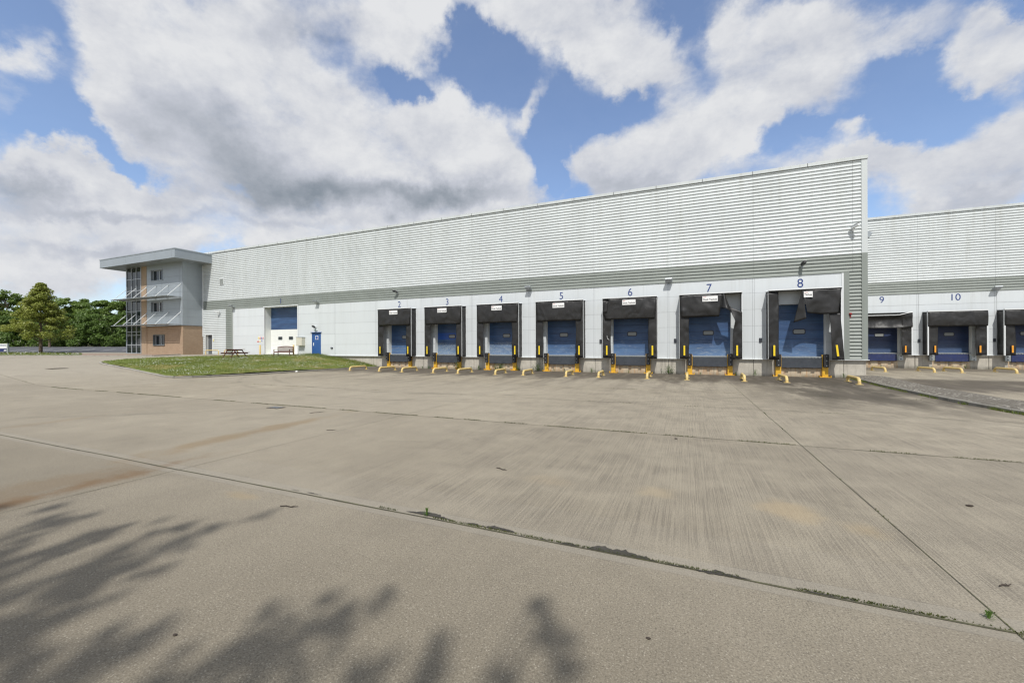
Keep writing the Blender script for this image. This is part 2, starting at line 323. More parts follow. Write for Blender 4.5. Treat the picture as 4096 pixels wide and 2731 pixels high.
# ------------------------------------------------------------------ mesh helpers
class MB:
    def __init__(s): s.v = []; s.f = []; s.mi = []; s.mat = 0
    def face(s, pts):
        n = len(s.v); s.v += [tuple(p) for p in pts]; s.f.append(tuple(range(n, n+len(pts)))); s.mi.append(s.mat)
    def box(s, x0, x1, y0, y1, z0, z1, rot=None, at=None):
        if x0 > x1: x0, x1 = x1, x0
        if y0 > y1: y0, y1 = y1, y0
        if z0 > z1: z0, z1 = z1, z0
        P = [Vector(p) for p in ((x0, y0, z0), (x1, y0, z0), (x1, y1, z0), (x0, y1, z0), (x0, y0, z1), (x1, y0, z1), (x1, y1, z1), (x0, y1, z1))]
        if rot is not None: P = [rot @ p for p in P]
        if at is not None: P = [p+Vector(at) for p in P]
        n = len(s.v); s.v += [tuple(p) for p in P]
        for f in ((0, 3, 2, 1), (4, 5, 6, 7), (0, 1, 5, 4), (1, 2, 6, 5), (2, 3, 7, 6), (3, 0, 4, 7)): s.f.append(tuple(n+i for i in f)); s.mi.append(s.mat)
    def bar(s, a, b, w, h, up=(0, 0, 1)):
        a = Vector(a); b = Vector(b); d = (b-a); L = d.length; d.normalize()
        u = Vector(up); r = d.cross(u)
        if r.length < 1e-4: r = d.cross(Vector((1, 0, 0)))
        r.normalize(); u = r.cross(d)
        rot = Matrix((r, d, u)).transposed()
        s.box(-w/2, w/2, 0, L, -h/2, h/2, rot, a)
    def tube(s, path, rad, n=10, caps=True):
        path = [Vector(p) for p in path]; rads = rad if isinstance(rad, (list, tuple)) else [rad]*len(path)
        rings = []; prevr = None
        for i, p in enumerate(path):
            t = (path[min(i+1, len(path)-1)]-path[max(i-1, 0)]).normalized()
            if prevr is None:
                r = t.cross(Vector((0, 0, 1)))
                if r.length < .05: r = t.cross(Vector((1, 0, 0)))
            else: r = prevr-t*prevr.dot(t)
            r.normalize(); prevr = r; u = t.cross(r)
            base = len(s.v)
            for k in range(n):
                a = 2*math.pi*k/n; s.v.append(tuple(p+(r*math.cos(a)+u*math.sin(a))*rads[i]))
            rings.append(base)
        for a, b in zip(rings, rings[1:]):
            for k in range(n): s.f.append((a+k, a+(k+1) % n, b+(k+1) % n, b+k)); s.mi.append(s.mat)
        if caps:
            s.f.append(tuple(rings[0]+k for k in range(n))[::-1]); s.mi.append(s.mat)
            s.f.append(tuple(rings[-1]+k for k in range(n))); s.mi.append(s.mat)
    def grid(s, fn, nu, nv):
        n = len(s.v)
        for j in range(nv+1):
            for i in range(nu+1): s.v.append(tuple(fn(i/nu, j/nv)))
        for j in range(nv):
            for i in range(nu):
                a = n+j*(nu+1)+i; s.f.append((a, a+1, a+nu+2, a+nu+1)); s.mi.append(s.mat)
    def build(s, name, mats, parent=None, smooth=False, bevel=0, solid=0):
        me = bpy.data.meshes.new(name); me.from_pydata([tuple(float(c) for c in v) for v in s.v], [], [tuple(int(i) for i in f) for f in s.f])
        if isinstance(mats, str): mats = [mats]
        for m in mats: me.materials.append(M[m])
        if len(mats) > 1: me.polygons.foreach_set('material_index', s.mi)
        if smooth:
            me.polygons.foreach_set('use_smooth', [True]*len(me.polygons)); me.update()
            try: me.set_sharp_from_angle(angle=R(40))
            except Exception: pass
        me.update()
        o = bpy.data.objects.new(name, me); col.objects.link(o)
        if parent is not None: o.parent = parent
        if bevel:
            b = o.modifiers.new('bevel', 'BEVEL'); b.width = bevel; b.segments = 2; b.limit_method = 'ANGLE'
        if solid:
            b = o.modifiers.new('solid', 'SOLIDIFY'); b.thickness = solid
        return o
def npmesh(name, V, F, mat, parent=None, smooth=False):
    me = bpy.data.meshes.new(name); V = np.asarray(V, dtype=np.float32); F = np.asarray(F, dtype=np.int32)
    me.vertices.add(len(V)); me.vertices.foreach_set('co', V.ravel())
    k = F.shape[1]; me.loops.add(F.size); me.loops.foreach_set('vertex_index', F.ravel())
    me.polygons.add(len(F)); me.polygons.foreach_set('loop_start', np.arange(0, F.size, k, dtype=np.int32))
    me.polygons.foreach_set('loop_total', np.full(len(F), k, dtype=np.int32))
    me.materials.append(M[mat]); me.update(calc_edges=True); me.validate()
    if smooth: me.polygons.foreach_set('use_smooth', [True]*len(me.polygons))
    o = bpy.data.objects.new(name, me); col.objects.link(o)
    if parent is not None: o.parent = parent
    return o
def tag(o, label=None, cat=None, group=None, kind=None):
    if label: o['label'] = label
    if cat: o['category'] = cat
    if group: o['group'] = group
    if kind: o['kind'] = kind
    return o
def empty(name, loc, rz=0, **k):
    o = bpy.data.objects.new(name, None); col.objects.link(o); o.location = loc; o.rotation_euler = (0, 0, rz); o.empty_display_size = .3
    return tag(o, **k)
def dup(root, loc, rz=None, **k):
    r = root.copy(); col.objects.link(r); r.location = loc
    if rz is not None: r.rotation_euler = (0, 0, rz)
    for key in ('label',):
        if key in r: del r[key]
    tag(r, **k)
    for ch in [c for c in root.children]:
        c = ch.copy(); col.objects.link(c); c.parent = r
        for g in ch.children:
            d = g.copy(); col.objects.link(d); d.parent = c
    return r
def text(name, s, size, mat, parent, loc, sx=1, rot=(math.pi/2, 0, 0), thick=.003, align='CENTER', bold=0, tilt=0):
    cu = bpy.data.curves.new(name, 'FONT'); cu.body = s; cu.size = size; cu.align_x = align; cu.extrude = thick; cu.offset = bold
    t = bpy.data.objects.new('tmp_text', cu); col.objects.link(t)
    bpy.context.view_layer.update()
    me = bpy.data.meshes.new_from_object(t.evaluated_get(bpy.context.evaluated_depsgraph_get()))
    bpy.data.objects.remove(t); bpy.data.curves.remove(cu)
    me.name = name; me.materials.clear(); me.materials.append(M[mat])
    o = bpy.data.objects.new(name, me); col.objects.link(o); o.parent = parent; o.location = loc; o.rotation_euler = (rot[0], rot[1]+tilt, rot[2]); o.scale = (sx, 1, 1)
    return o

# ------------------------------------------------------------------ yard (concrete sheet)
def yardmat():
    q = NT('yard_concrete'); P = q.pos; x, y, z = q.sxyz(P)
    big = q.noise(P, .22, 6, .6); mid = q.noise(P, 1.3, 8, .62); fine = q.noise(P, 75, 4, .7); mic = q.noise(P, 95, 3, .6)
    # slab to slab tone
    def cell(v, s, o):
        return q.m_('FLOOR', q.m_('DIVIDE', q.m_('ADD', v, o), s))
    cv = q.n('ShaderNodeCombineXYZ'); q.l(cell(x, 9.85, 7.7), cv.inputs[0]); q.l(cell(y, 5.1, .2), cv.inputs[1])
    wnz = q.n('ShaderNodeTexWhiteNoise', noise_dimensions='2D'); q.l(cv.outputs[0], wnz.inputs['Vector'])
    c = q.mix(q.mr(big, .3, .7), (.296, .258, .190, 1), (.398, .352, .266, 1))
    c = q.mix(q.mr(mid, .35, .7, 0, .5), c, (.225, .194, .148, 1))
    c = q.mix(q.mr(wnz.outputs['Value'], 0, 1, 0, .16), c, (.40, .37, .315, 1))
    c = q.mix(q.m_('ADD', q.mr(y, 4.12, 4.08, 0, .16), q.mr(q.m_('ADD', y, q.mr(big, .3, .7, -.5, .5)), 5.2, 1.6, 0, .50)), c, (.125, .107, .076, 1)); c = q.mix(q.m_('MULTIPLY', q.m_('GREATER_THAN', y, 4.1), q.mr(y, 9.92, 9.88, 0, .18)), c, (.17, .15, .12, 1))  # near bays darker, with a gradual ramp towards the viewpoint
    pore = q.noise(P, 60, 3, .6); c = q.mix(q.mr(pore, .54, .64, 0, .6), c, (.09, .08, .062, 1))
    blot = q.noise(P, .55, 8, .68, (1, 1.6, 1), .6); c = q.mix(q.mr(blot, .52, .72, 0, .38, True), c, (.16, .14, .108, 1))
    # brushed finish: fine lines running away from the viewer between the joints
    br = q.noise(P, 1, 4, .75, (70, .5, 1)); br2 = q.noise(P, 1, 3, .6, (9, .3, 1))
    bm = q.m_('MULTIPLY', q.mr(x, -7, -3, 0, 1, True), q.mr(y, 3.5, 5, .25, 1, True))
    bm = q.m_('MULTIPLY', bm, q.mr(y, 13, 26, 1, .25)); bm = q.m_('MULTIPLY', bm, q.mr(mid, .35, .6, .3, 1))
    line = q.m_('MULTIPLY', q.mr(br, .47, .60, 0, 1), bm)
    c = q.mix(q.m_('MULTIPLY', line, .7), c, (.15, .132, .105, 1))
    c = q.mix(q.m_('MULTIPLY', q.mr(br2, .5, .7), .14), c, (.16, .14, .11, 1))
    # exposed aggregate in the nearest bay
    vo = q.n('ShaderNodeTexVoronoi'); vo.inputs['Scale'].default_value = 62; q.l(P, vo.inputs['Vector'])
    hs = q.n('ShaderNodeSeparateColor'); q.l(vo.outputs['Color'], hs.inputs[0])
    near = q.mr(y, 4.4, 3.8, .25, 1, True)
    st = q.m_('MULTIPLY', q.m_('LESS_THAN', vo.outputs['Distance'], .36), q.m_('GREATER_THAN', hs.outputs[0], .86))
    sd = q.m_('MULTIPLY', q.m_('LESS_THAN', vo.outputs['Distance'], .38), q.m_('LESS_THAN', hs.outputs[0], .22))
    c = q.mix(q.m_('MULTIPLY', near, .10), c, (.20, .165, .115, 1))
    c = q.mix(q.m_('MULTIPLY', q.m_('MULTIPLY', st, near), .5), c, (.42, .385, .31, 1))
    c = q.mix(q.m_('MULTIPLY', q.m_('MULTIPLY', sd, near), .55), c, (.10, .085, .065, 1))
    c = q.mix(q.mr(fine, .5, .68, 0, .6), c, (.115, .10, .075, 1))
    c = q.mix(q.mr(fine, .46, .32, 0, .34), c, (.52, .48, .39, 1))
    c = q.mix(q.m_('MULTIPLY', q.mr(mic, .52, .7, 0, .55), near), c, (.10, .09, .07, 1))
    # grime in front of the docks, thicker between the wheel tracks
    gd = q.noise(P, .8, 8, .65, (1, .35, 1)); tr = q.noise(P, 1.4, 4, .6, (1, .12, 1))
    edge = q.m_('ADD', y, q.mr(gd, .3, .7, -2.2, 2.2))
    g1 = q.m_('MULTIPLY', q.mr(edge, 23.4, 26.6, 0, 1, True), q.mr(x, -29, -26, 0, 1, True))
    g1 = q.m_('MULTIPLY', g1, q.mr(y, 33, 31.5, 0, 1))
    c = q.mix(q.m_('MULTIPLY', g1, q.mr(tr, .30, .54, .45, .95)), c, (.066, .055, .041, 1))
    g2 = q.m_('MULTIPLY', q.mr(edge, 14, 21, 0, 1, True), q.mr(x, 1.5, 5.5, 0, 1, True)); g2 = q.m_('MULTIPLY', g2, q.mr(x, 10.5, 9.5, 0, 1))
    c = q.mix(q.m_('MULTIPLY', g2, q.mr(gd, .34, .52, .15, .92, True)), c, (.066, .056, .042, 1))
    tr2 = q.m_('MULTIPLY', q.mr(y, 15, 24, 0, 1), q.mr(tr, .46, .64, 0, .55, True))
    c = q.mix(tr2, c, (.14, .12, .095, 1))
    g3 = q.m_('MULTIPLY', q.mr(q.m_('ADD', y, q.mr(gd, .3, .7, -1, 1)), 41, 42.6, 0, 1, True), q.mr(x, 9, 11, 0, 1)); c = q.mix(q.m_('MULTIPLY', g3, .7), c, (.10, .085, .065, 1))
    # rust brown run along the left joint, ochre patches
    def stain(c, cx, cy, rx, ry, ang, colr, k):
        mp = q.n('ShaderNodeMapping', vector_type='TEXTURE'); mp.inputs['Location'].default_value = (cx, cy, 0); mp.inputs['Rotation'].default_value = (0, 0, ang); mp.inputs['Scale'].default_value = (rx, ry, 1e3)
        q.l(P, mp.inputs['Vector']); ln = q.n('ShaderNodeVectorMath', operation='LENGTH'); q.l(mp.outputs[0], ln.inputs[0])
        f = q.m_('ADD', ln.outputs['Value'], q.mr(mid, .3, .7, -.5, .5)); f = q.m_('ADD', f, q.mr(fine, .3, .7, -.35, .35))
        return q.mix(q.mr(f, .1, 1.0, k, 0, True), c, c4(colr))
    c = stain(c, -8.2, 2.4, .34, 2.7, .03, (.15, .085, .036), .85); c = stain(c, -8.6, 2.7, .9, 2.3, .06, (.165, .118, .07), .5); c = stain(c, -9.5, 6.4, .45, 3.4, .06, (.20, .14, .072), .6); c = stain(c, -16, 5.2, .35, 2.2, .1, (.22, .165, .10), .35)
    c = stain(c, 1.15, 6.0, .45, .40, -.3, (.38, .28, .15), .36); c = stain(c, 1.85, 5.65, .32, .28, -.6, (.38, .285, .155), .34); c = stain(c, -.35, 6.0, .4, .28, 0, (.36, .28, .165), .3); c = stain(c, -1.95, 5.9, .6, .3, 0, (.33, .26, .165), .25); c = stain(c, -5.6, 3.7, .35, .14, 0, (.30, .225, .12), .35)
    for ax, ay, ar, kk in ((-13, 34, 19.5, .30), (-12.6, 34, 21.6, .24), (16, 30, 17.8, .30), (16.2, 30, 19.9, .22), (-30, 26, 24.0, .22), (3, 45, 27.2, .2)):
        vs = q.n('ShaderNodeVectorMath', operation='SUBTRACT'); vs.inputs[1].default_value = (ax, ay, 0); q.l(P, vs.inputs[0]); ln = q.n('ShaderNodeVectorMath', operation='LENGTH'); q.l(vs.outputs[0], ln.inputs[0])
        dd = q.m_('ABSOLUTE', q.m_('SUBTRACT', ln.outputs['Value'], ar)); f = q.m_('MULTIPLY', q.mr(dd, .06, .20, kk, 0, True), q.mr(blot, .38, .60, 0, 1, True)); c = q.mix(f, c, (.10, .088, .068, 1))
    # smoothed slab edges beside the joints
    def band(c, v, p, wd):
        dd = q.m_('ABSOLUTE', q.m_('SUBTRACT', v, p)); f = q.mr(dd, wd-.012, wd, 1, 0)
        c = q.mix(q.m_('MULTIPLY', f, .30), c, (.29, .27, .23, 1))
        e = q.m_('LESS_THAN', q.m_('ABSOLUTE', q.m_('SUBTRACT', dd, wd)), .008)
        return q.mix(q.m_('MULTIPLY', e, q.mr(mid, .4, .6, 0, .5)), c, (.16, .145, .12, 1))
    for p in (4.1, ): c = band(c, y, p, .16)
    # the far west apron is smoother and paler
    c = q.mix(q.mr(x, -30, -38, 0, .35), c, (.36, .33, .275, 1))
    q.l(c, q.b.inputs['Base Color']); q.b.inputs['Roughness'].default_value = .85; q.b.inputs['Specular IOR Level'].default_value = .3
    h = q.m_('ADD', q.m_('MULTIPLY', fine, .5), q.m_('MULTIPLY', line, -.5)); h = q.m_('ADD', h, q.m_('MULTIPLY', mic, .25)); h = q.m_('ADD', h, q.m_('MULTIPLY', mid, .6))
    q.bump(h, .55, .010); M['yard_concrete'] = q.m
yardmat()
def asphaltm():
    q = NT('asphalt'); n = q.noise(q.pos, 1.2, 8, .6); f = q.noise(q.pos, 40, 4)
    c = q.mix(q.mr(n, .3, .7), (.075, .078, .085, 1), (.105, .108, .115, 1)); c = q.mix(q.mr(f, .4, .7, 0, .5), c, (.05, .05, .055, 1))
    q.l(c, q.b.inputs['Base Color']); q.b.inputs['Roughness'].default_value = .9; M['asphalt'] = q.m
    q = NT('verge_gravel'); n = q.noise(q.pos, .9, 8, .65); v = q.n('ShaderNodeTexVoronoi'); v.inputs['Scale'].default_value = 11; q.l(q.pos, v.inputs['Vector'])
    hs = q.n('ShaderNodeSeparateColor'); q.l(v.outputs['Color'], hs.inputs[0]); f = q.noise(q.pos, 30, 5, .7)
    c = q.mix(q.mr(f, .35, .65), (.07, .062, .05, 1), (.20, .18, .145, 1))
    st = q.m_('MULTIPLY', q.m_('LESS_THAN', v.outputs['Distance'], .42), q.m_('GREATER_THAN', hs.outputs[0], .62))
    c = q.mix(q.m_('MULTIPLY', st, q.mr(n, .38, .6, .05, .9)), c, (.55, .52, .45, 1)); q.l(c, q.b.inputs['Base Color']); q.b.inputs['Roughness'].default_value = .95
    q.bump(q.m_('ADD', f, st), .8, .03); M['verge_gravel'] = q.m
    for nm, a, b, d in (('lawn_soil', (.10, .145, .024), (.17, .19, .038), (.28, .22, .08)), ('rough_grass', (.07, .085, .025), (.13, .13, .045), (.20, .155, .08))):
        q = NT(nm); n = q.noise(q.pos, .55, 7, .65); f = q.noise(q.pos, 9, 8, .7)
        c = q.mix(q.mr(f, .3, .7), c4(a), c4(b)); c = q.mix(q.mr(n, .48, .68, 0, .8, True), c, c4(d))
        q.l(c, q.b.inputs['Base Color']); q.b.inputs['Roughness'].default_value = .95; q.bump(f, .8, .06); M[nm] = q.m
    q = NT('joint_fill'); n = q.noise(q.pos, 3, 8, .7); q.l(q.mix(q.mr(n, .35, .65), (.05, .045, .035, 1), (.10, .10, .045, 1)), q.b.inputs['Base Color']); q.b.inputs['Roughness'].default_value = 1; M['joint_fill'] = q.m
    simple('damp_edge', (.050, .045, .036), .9, 0, .3, 9); simple('line_white', (.62, .62, .60), .7, 0, .1, 4, dirt=.4, dirtcol=(.2, .2, .2)); simple('paving_red', (.27, .18, .13), .9, 0, .2, 3)
asphaltm()
def sheet(name, xs, ys, mat, dz=0, hf=Hw, mask=None):
    X, Y = np.meshgrid(xs, ys); Z = hf(X, Y)+dz
    V = np.stack([X, Y, Z], -1).reshape(-1, 3); nx = len(xs); ny = len(ys)
    i, j = np.meshgrid(np.arange(nx-1), np.arange(ny-1)); a = (j*nx+i).ravel(); F = np.stack([a, a+1, a+nx+1, a+nx], -1)
    if mask is not None:
        cx = V[F].mean(1); F = F[mask(cx[:, 0], cx[:, 1])]
    return npmesh(name, V, F, mat, smooth=True)
xs = np.concatenate([np.arange(-74, -28, 1.0), np.arange(-28, 9.9, 2.0), np.arange(10, 13, .5), np.arange(14, 62, 4.0)])
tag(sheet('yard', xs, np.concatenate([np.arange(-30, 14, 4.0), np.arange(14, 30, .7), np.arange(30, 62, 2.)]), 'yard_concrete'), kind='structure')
far = np.concatenate([-np.geomspace(1500, 150, 14), np.arange(-145, -74, 5.), np.arange(-74, 76, 15.), np.geomspace(90, 1500, 12)])
tag(sheet('field', far, far, 'rough_grass', -.09), kind='structure')
# patches that follow the terrain between four corners given on the ground
def patch(name, c, mat, dz, nu=40, nv=20, kind='structure'):
    mb = MB(); c = [Vector(p) for p in c]
    def fn(u, v):
        p = c[0].lerp(c[1], u).lerp(c[3].lerp(c[2], u), v); return (p.x, p.y, float(Hw(p.x, p.y))+dz)
    mb.grid(fn, nu, nv); return tag(mb.build(name, mat, smooth=True), kind=kind)
def hp(x, y): return hit(x, y)
k0, k1, k2, k3 = hp(-260, 1424), hp(320, 1424), hp(612, 1424.2), hp(735, 1420)
verge_b0, verge_b1 = hp(-260, 1408), hp(330, 1415)
patch('verge', (k0, k1, verge_b1, verge_b0), 'lawn_soil', .05)
cpn = [hp(-260, 1408), hp(330, 1415.3), hp(620, 1415.3)]
def ridge(o, d): return Vector((o.x-math.sin(YAW)*d, o.y+math.cos(YAW)*d, 0))
R_ = Vector((math.cos(YAW), math.sin(YAW), 0)); F_ = Vector((-math.sin(YAW), math.cos(YAW), 0))
def vw(lat, d): return R_*lat+F_*d     # lateral / forward offsets from the viewpoint, on the ground
patch('car_park', (vw(-75, 54.5), vw(-38, 54.5), vw(-62, 92), vw(-130, 92)), 'asphalt', .02)
patch('paving', (k1, k2, hp(731, 1417.5), hp(330, 1416)), 'paving_red', .035, 20, 8)
def strip(mb, a, b, wd, dz, n=6):
    a = Vector(a); b = Vector(b); d = (b-a); d.z = 0; d.normalize(); r = Vector((-d.y, d.x, 0))*wd/2
    for i in range(n):
        p = a.lerp(b, i/n); q = a.lerp(b, (i+1)/n)
        mb.face([(v.x, v.y, float(Hw(v.x, v.y))+dz) for v in (p-r, q-r, q+r, p+r)])
mb = MB()
for x0, y0, x1, y1 in ((190, 352, 570, 320), (560, 358, 990, 320), (1010, 355, 1400, 318), (1460, 350, 1790, 317), (1890, 347, 2180, 317), (2300, 343, 2520, 318),
                       (-200, 292, 0, 283), (400, 280, 575, 271), (800, 279, 1000, 270), (1175, 281, 1400, 271), (1550, 280, 1740, 270), (1910, 279, 2090, 270), (2230, 279, 2400, 270)):
    strip(mb, hp(x0/4.704, 1330+y0/4.704), hp(x1/4.704, 1330+y1/4.704), .16, .045)
tag(mb.build('road_markings', 'line_white'), kind='structure')
# ------------------------------------------------------------------ joints in the slab
def joint(mb, a, b, wd, seed, wob=.012, step=.25, dz=.006):
    a = Vector(a+(0,)); b = Vector(b+(0,)); d = b-a; L = d.length; d.normalize(); r = Vector((-d.y, d.x, 0)); n = int(L/step); base = len(mb.v)
    for i in range(n+1):
        p = a+d*(L*i/n); w1 = wd*(.65+.9*abs(mnoise.noise((i*.35, seed, 0)))); off = wob*mnoise.noise((i*.13, seed+9, 0))
        for sgn in (-1, 1):
            v = p+r*(off+sgn*w1/2); mb.v.append((v.x, v.y, float(Hw(v.x, v.y))+dz))
    for i in range(n): q = base+2*i; mb.f.append((q, q+2, q+3, q+1)); mb.mi.append(0)
mb = MB()
joint(mb, (-36, 4.12), (30, 4.02), .026, 1, .02); joint(mb, (-31.4, 9.95), (34, 9.85), .022, 2); joint(mb, (-31, 14.9), (40, 14.9), .020, 3); joint(mb, (-27.5, 19.6), (8.6, 19.6), .018, 4); joint(mb, (-26, 24.9), (8.6, 24.9), .015, 5)
joint(mb, (2.15, -8), (2.15, 29), .013, 6, .01); joint(mb, (-7.9, -8), (-7.55, 28), .010, 7, .01); joint(mb, (-17.4, -8), (-17.4, 28), .009, 8); joint(mb, (-27, -8), (-27, 15.0), .010, 9); joint(mb, (12, -8), (12, 10), .01, 10)
joint(mb, (-31.7, -8), (-31.5, 10), .022, 11); joint(mb, (-31.5, 10), (-30.3, 15.4), .022, 12); joint(mb, (-60, 11.5), (-31.5, 9.9), .022, 13); joint(mb, (-31.7, 4.12), (-60, 4.6), .022, 14)
joint(mb, (12, 34.5), (44, 34.3), .03, 15); joint(mb, (12, 40.2), (44, 40), .03, 16); joint(mb, (-47, 12.3), (-64, 20.5), .03, 17)
tag(mb.build('slab_joints', 'joint_fill'), kind='structure')
mb = MB()     # broken, silted edge of the nearest joint
def silt(mb, x0, x1, y, wd, side, seed, dz=.010):
    n = int((x1-x0)/.02); base = len(mb.v)
    for i in range(n+1):
        x = x0+(x1-x0)*i/n; t = max(0, math.sin(math.pi*i/n))**.6; w1 = wd*t*max(0, .30+1.3*mnoise.noise((i*.035, seed, 0))+.55*mnoise.noise((i*.13, seed, 5))+.35*mnoise.noise((i*.5, seed, 3)))
        mb.v.append((x, y+side*.004, float(Hw(x, y))+dz)); mb.v.append((x, y+side*(w1+.004), float(Hw(x, y))+dz))
    for i in range(n): q = base+2*i; mb.f.append((q, q+2, q+3, q+1)); mb.mi.append(0)
silt(mb, -3.2, -2.2, 4.12, .09, 1, 1); silt(mb, -2.35, -1.7, 4.11, .10, 1, 4); silt(mb, -1.5, .6, 4.07, .13, 1, 2); silt(mb, -.2, 1.4, 4.08, .05, -1, 3); silt(mb, -5.2, -4.6, 4.12, .05, 1, 6)
tag(mb.build('silt_strip', 'damp_edge'), kind='structure')
def blades(pts, h, wd, lean, rg, k=1):
    """k blades per point: each one triangle"""
    P = np.repeat(np.asarray(pts, float), k, 0); n = len(P)
    hs = np.asarray(h) if np.ndim(h) else np.full(n, h)
    hs = hs*rg.uniform(.55, 1.25, n); a = rg.uniform(0, 6.283, n); b = rg.uniform(0, 6.283, n); l = rg.uniform(0, lean, n)*hs
    dx = np.cos(a)*wd/2; dy = np.sin(a)*wd/2; z = np.zeros(n)
    j = np.stack([rg.normal(0, wd, n), rg.normal(0, wd, n), z], 1) if k > 1 else 0
    V = np.stack([P+j+np.stack([-dx, -dy, z], 1), P+j+np.stack([dx, dy, z], 1), P+j+np.stack([np.cos(b)*l, np.sin(b)*l, hs], 1)], 1).reshape(-1, 3)
    return V, np.arange(3*n).reshape(n, 3)
pts = []
def along(a, b, n, sp, clump=.45, seed=0):
    for i in range(n):
        t = rng.random(); x = a[0]+(b[0]-a[0])*t; y = a[1]+(b[1]-a[1])*t
        if mnoise.noise((x*.9+seed*7, y*.9, seed)) > clump-.5: pts.append((x+rng.normal(0, sp), y+rng.normal(0, sp), float(Hw(x, y))+.005))
along((-3.6, 4.11), (1.8, 4.08), 1500, .010, .56, 1); along((1, 4.08), (6, 4.05), 420, .008, .62, 1); along((-30, 9.95), (30, 9.87), 9000, .02, .45, 2); along((-30, 14.9), (12, 14.9), 1800, .03, .75, 3); along((-26, 19.6), (8, 19.6), 1800, .03, .75, 4); along((-50, 11), (-31.5, 9.9), 500, .04, .6, 5); along((2.15, 2), (2.15, 16), 350, .006, .6, 6)
V, F = blades(pts, np.array([.014 if p[1] < 6 else .024 for p in pts]), .012, 1.1, rng); tag(npmesh('moss', V, F, 'moss_green'), kind='stuff', label='green moss and grass growing in the slab joints')

# ------------------------------------------------------------------ lawn island
def lawn(X, Y):
    X = np.asarray(X, float); Y = np.asarray(Y, float)
    A = np.interp(X, [-41.3, -34.8, -30.2, -27.2], [-.90, -.88, -1.42, -1.97]); B = np.interp(X, [-42, -35.8, -31.2, -29], [-1.25, -1.66, -1.99, -2.05])+.10
    W = np.interp(Y, [15.5, 18, 21, 31], [-1.2, -.98, -.9, -.9])
    s = np.clip((Y-15.7)/15.3, 0, 1)**.75; z = B+(A-B)*s
    e = ss(-X, 39.5, 41.3); z = z*(1-e)+(W+.02)*e
    return z+EYE+.03*np.sin(X*.9+1)*np.sin(Y*.7)*(1-e)
def east(Y): return np.interp(Y, [15.6, 16.4, 20, 31], [-30.2, -29.5, -28.6, -27.2])
def south(X): return np.interp(X, [-42, -41.2, -30.2, -28], [17.2, 16.35, 15.6, 15.6])
nu, nv = 70, 70; LV = []
for j in range(nv+1):
    for i in range(nu+1):
        u = i/nu; v = j/nv; Yb = 15.6+(31.0-15.6)*v; xw = -41.35+.9*(1-min(1, v*6))**2*0; xe = float(east(Yb)); X = xw+(xe-xw)*u
        Y = float(south(X))+(31.0-float(south(X)))*v
        LV.append((X, Y, float(lawn(X, Y))+rng.normal(0, .012)))
a = np.array([j*(nu+1)+i for j in range(nv) for i in range(nu)]); LF = np.stack([a, a+1, a+nu+2, a+nu+1], 1)
tag(npmesh('lawn', np.array(LV), LF, 'lawn_soil', smooth=True), kind='structure')
n = 46000; gx = rng.uniform(-41.2, -27.4, n); gy = rng.uniform(15.8, 30.9, n); ok = (gx < east(gy)-.12) & (gy > south(gx)+.12); gx = gx[ok]; gy = gy[ok]
V, F = blades(np.stack([gx, gy, lawn(gx, gy)-.005], 1), .085, .022, .9, rng); G0 = (V, F)
# longer rough grass at the wall end and along the kerb
n = 2600; ex = rng.uniform(-36.5, -27.3, n); ey = rng.uniform(29.6, 30.95, n); V2, F2 = blades(np.stack([ex, ey, lawn(ex, ey)], 1), .22, .02, .7, rng)
V3 = np.concatenate([V, V2]); F3 = np.concatenate([F, F2+len(V)])
pts = [(-59+rng.normal(0, .1), 0, 0)]*0
vx = []
for i in range(5200):
    t = rng.random(); s = rng.random()**.7; p = k0.lerp(k1, t).lerp(verge_b0.lerp(verge_b1, t), s); vx.append((p.x, p.y, float(Hw(p.x, p.y))+.05))
V4, F4 = blades(vx, .16, .03, .7, rng); F4 = F4+len(V3); V3 = np.concatenate([V3, V4]); F3 = np.concatenate([F3, F4])
tag(npmesh('grass', V3, F3, 'grass_blade'), kind='stuff', label='short yellowish green grass on the raised lawn and verge')
# daisies
dv = []; df = []
def daisy(x, y, z, s):
    b = len(dv); tilt = rng.normal(0, .25, 2)
    for k in range(5):
        a_ = k*1.2566; dx, dy = math.cos(a_)*s, math.sin(a_)*s; dv.append((x+dx, y+dy, z+dx*tilt[0]+dy*tilt[1]-.25*s*0))
    df.append((b, b+1, b+2, b+3, b+4))
cnt = 0
while cnt < 5200:
    x = rng.uniform(-41.0, -28); y = rng.uniform(16, 30.6)
    if x > east(y)-.3 or y < south(x)+.3: continue
    if mnoise.noise((x*.75, y*.55, 2.2))+.35*mnoise.noise((x*2.2, y*2, 5)) < rng.uniform(-.25, .45): continue
    daisy(x, y, float(lawn(x, y))+rng.uniform(.05, .10), rng.uniform(.013, .024)); cnt += 1
for p in vx[:900]: daisy(p[0], p[1], p[2]+.12, .035)
tag(npmesh('daisies', np.array(dv), np.array(df), 'daisy_white'), kind='stuff', label='small white daisies dotted over the lawn')
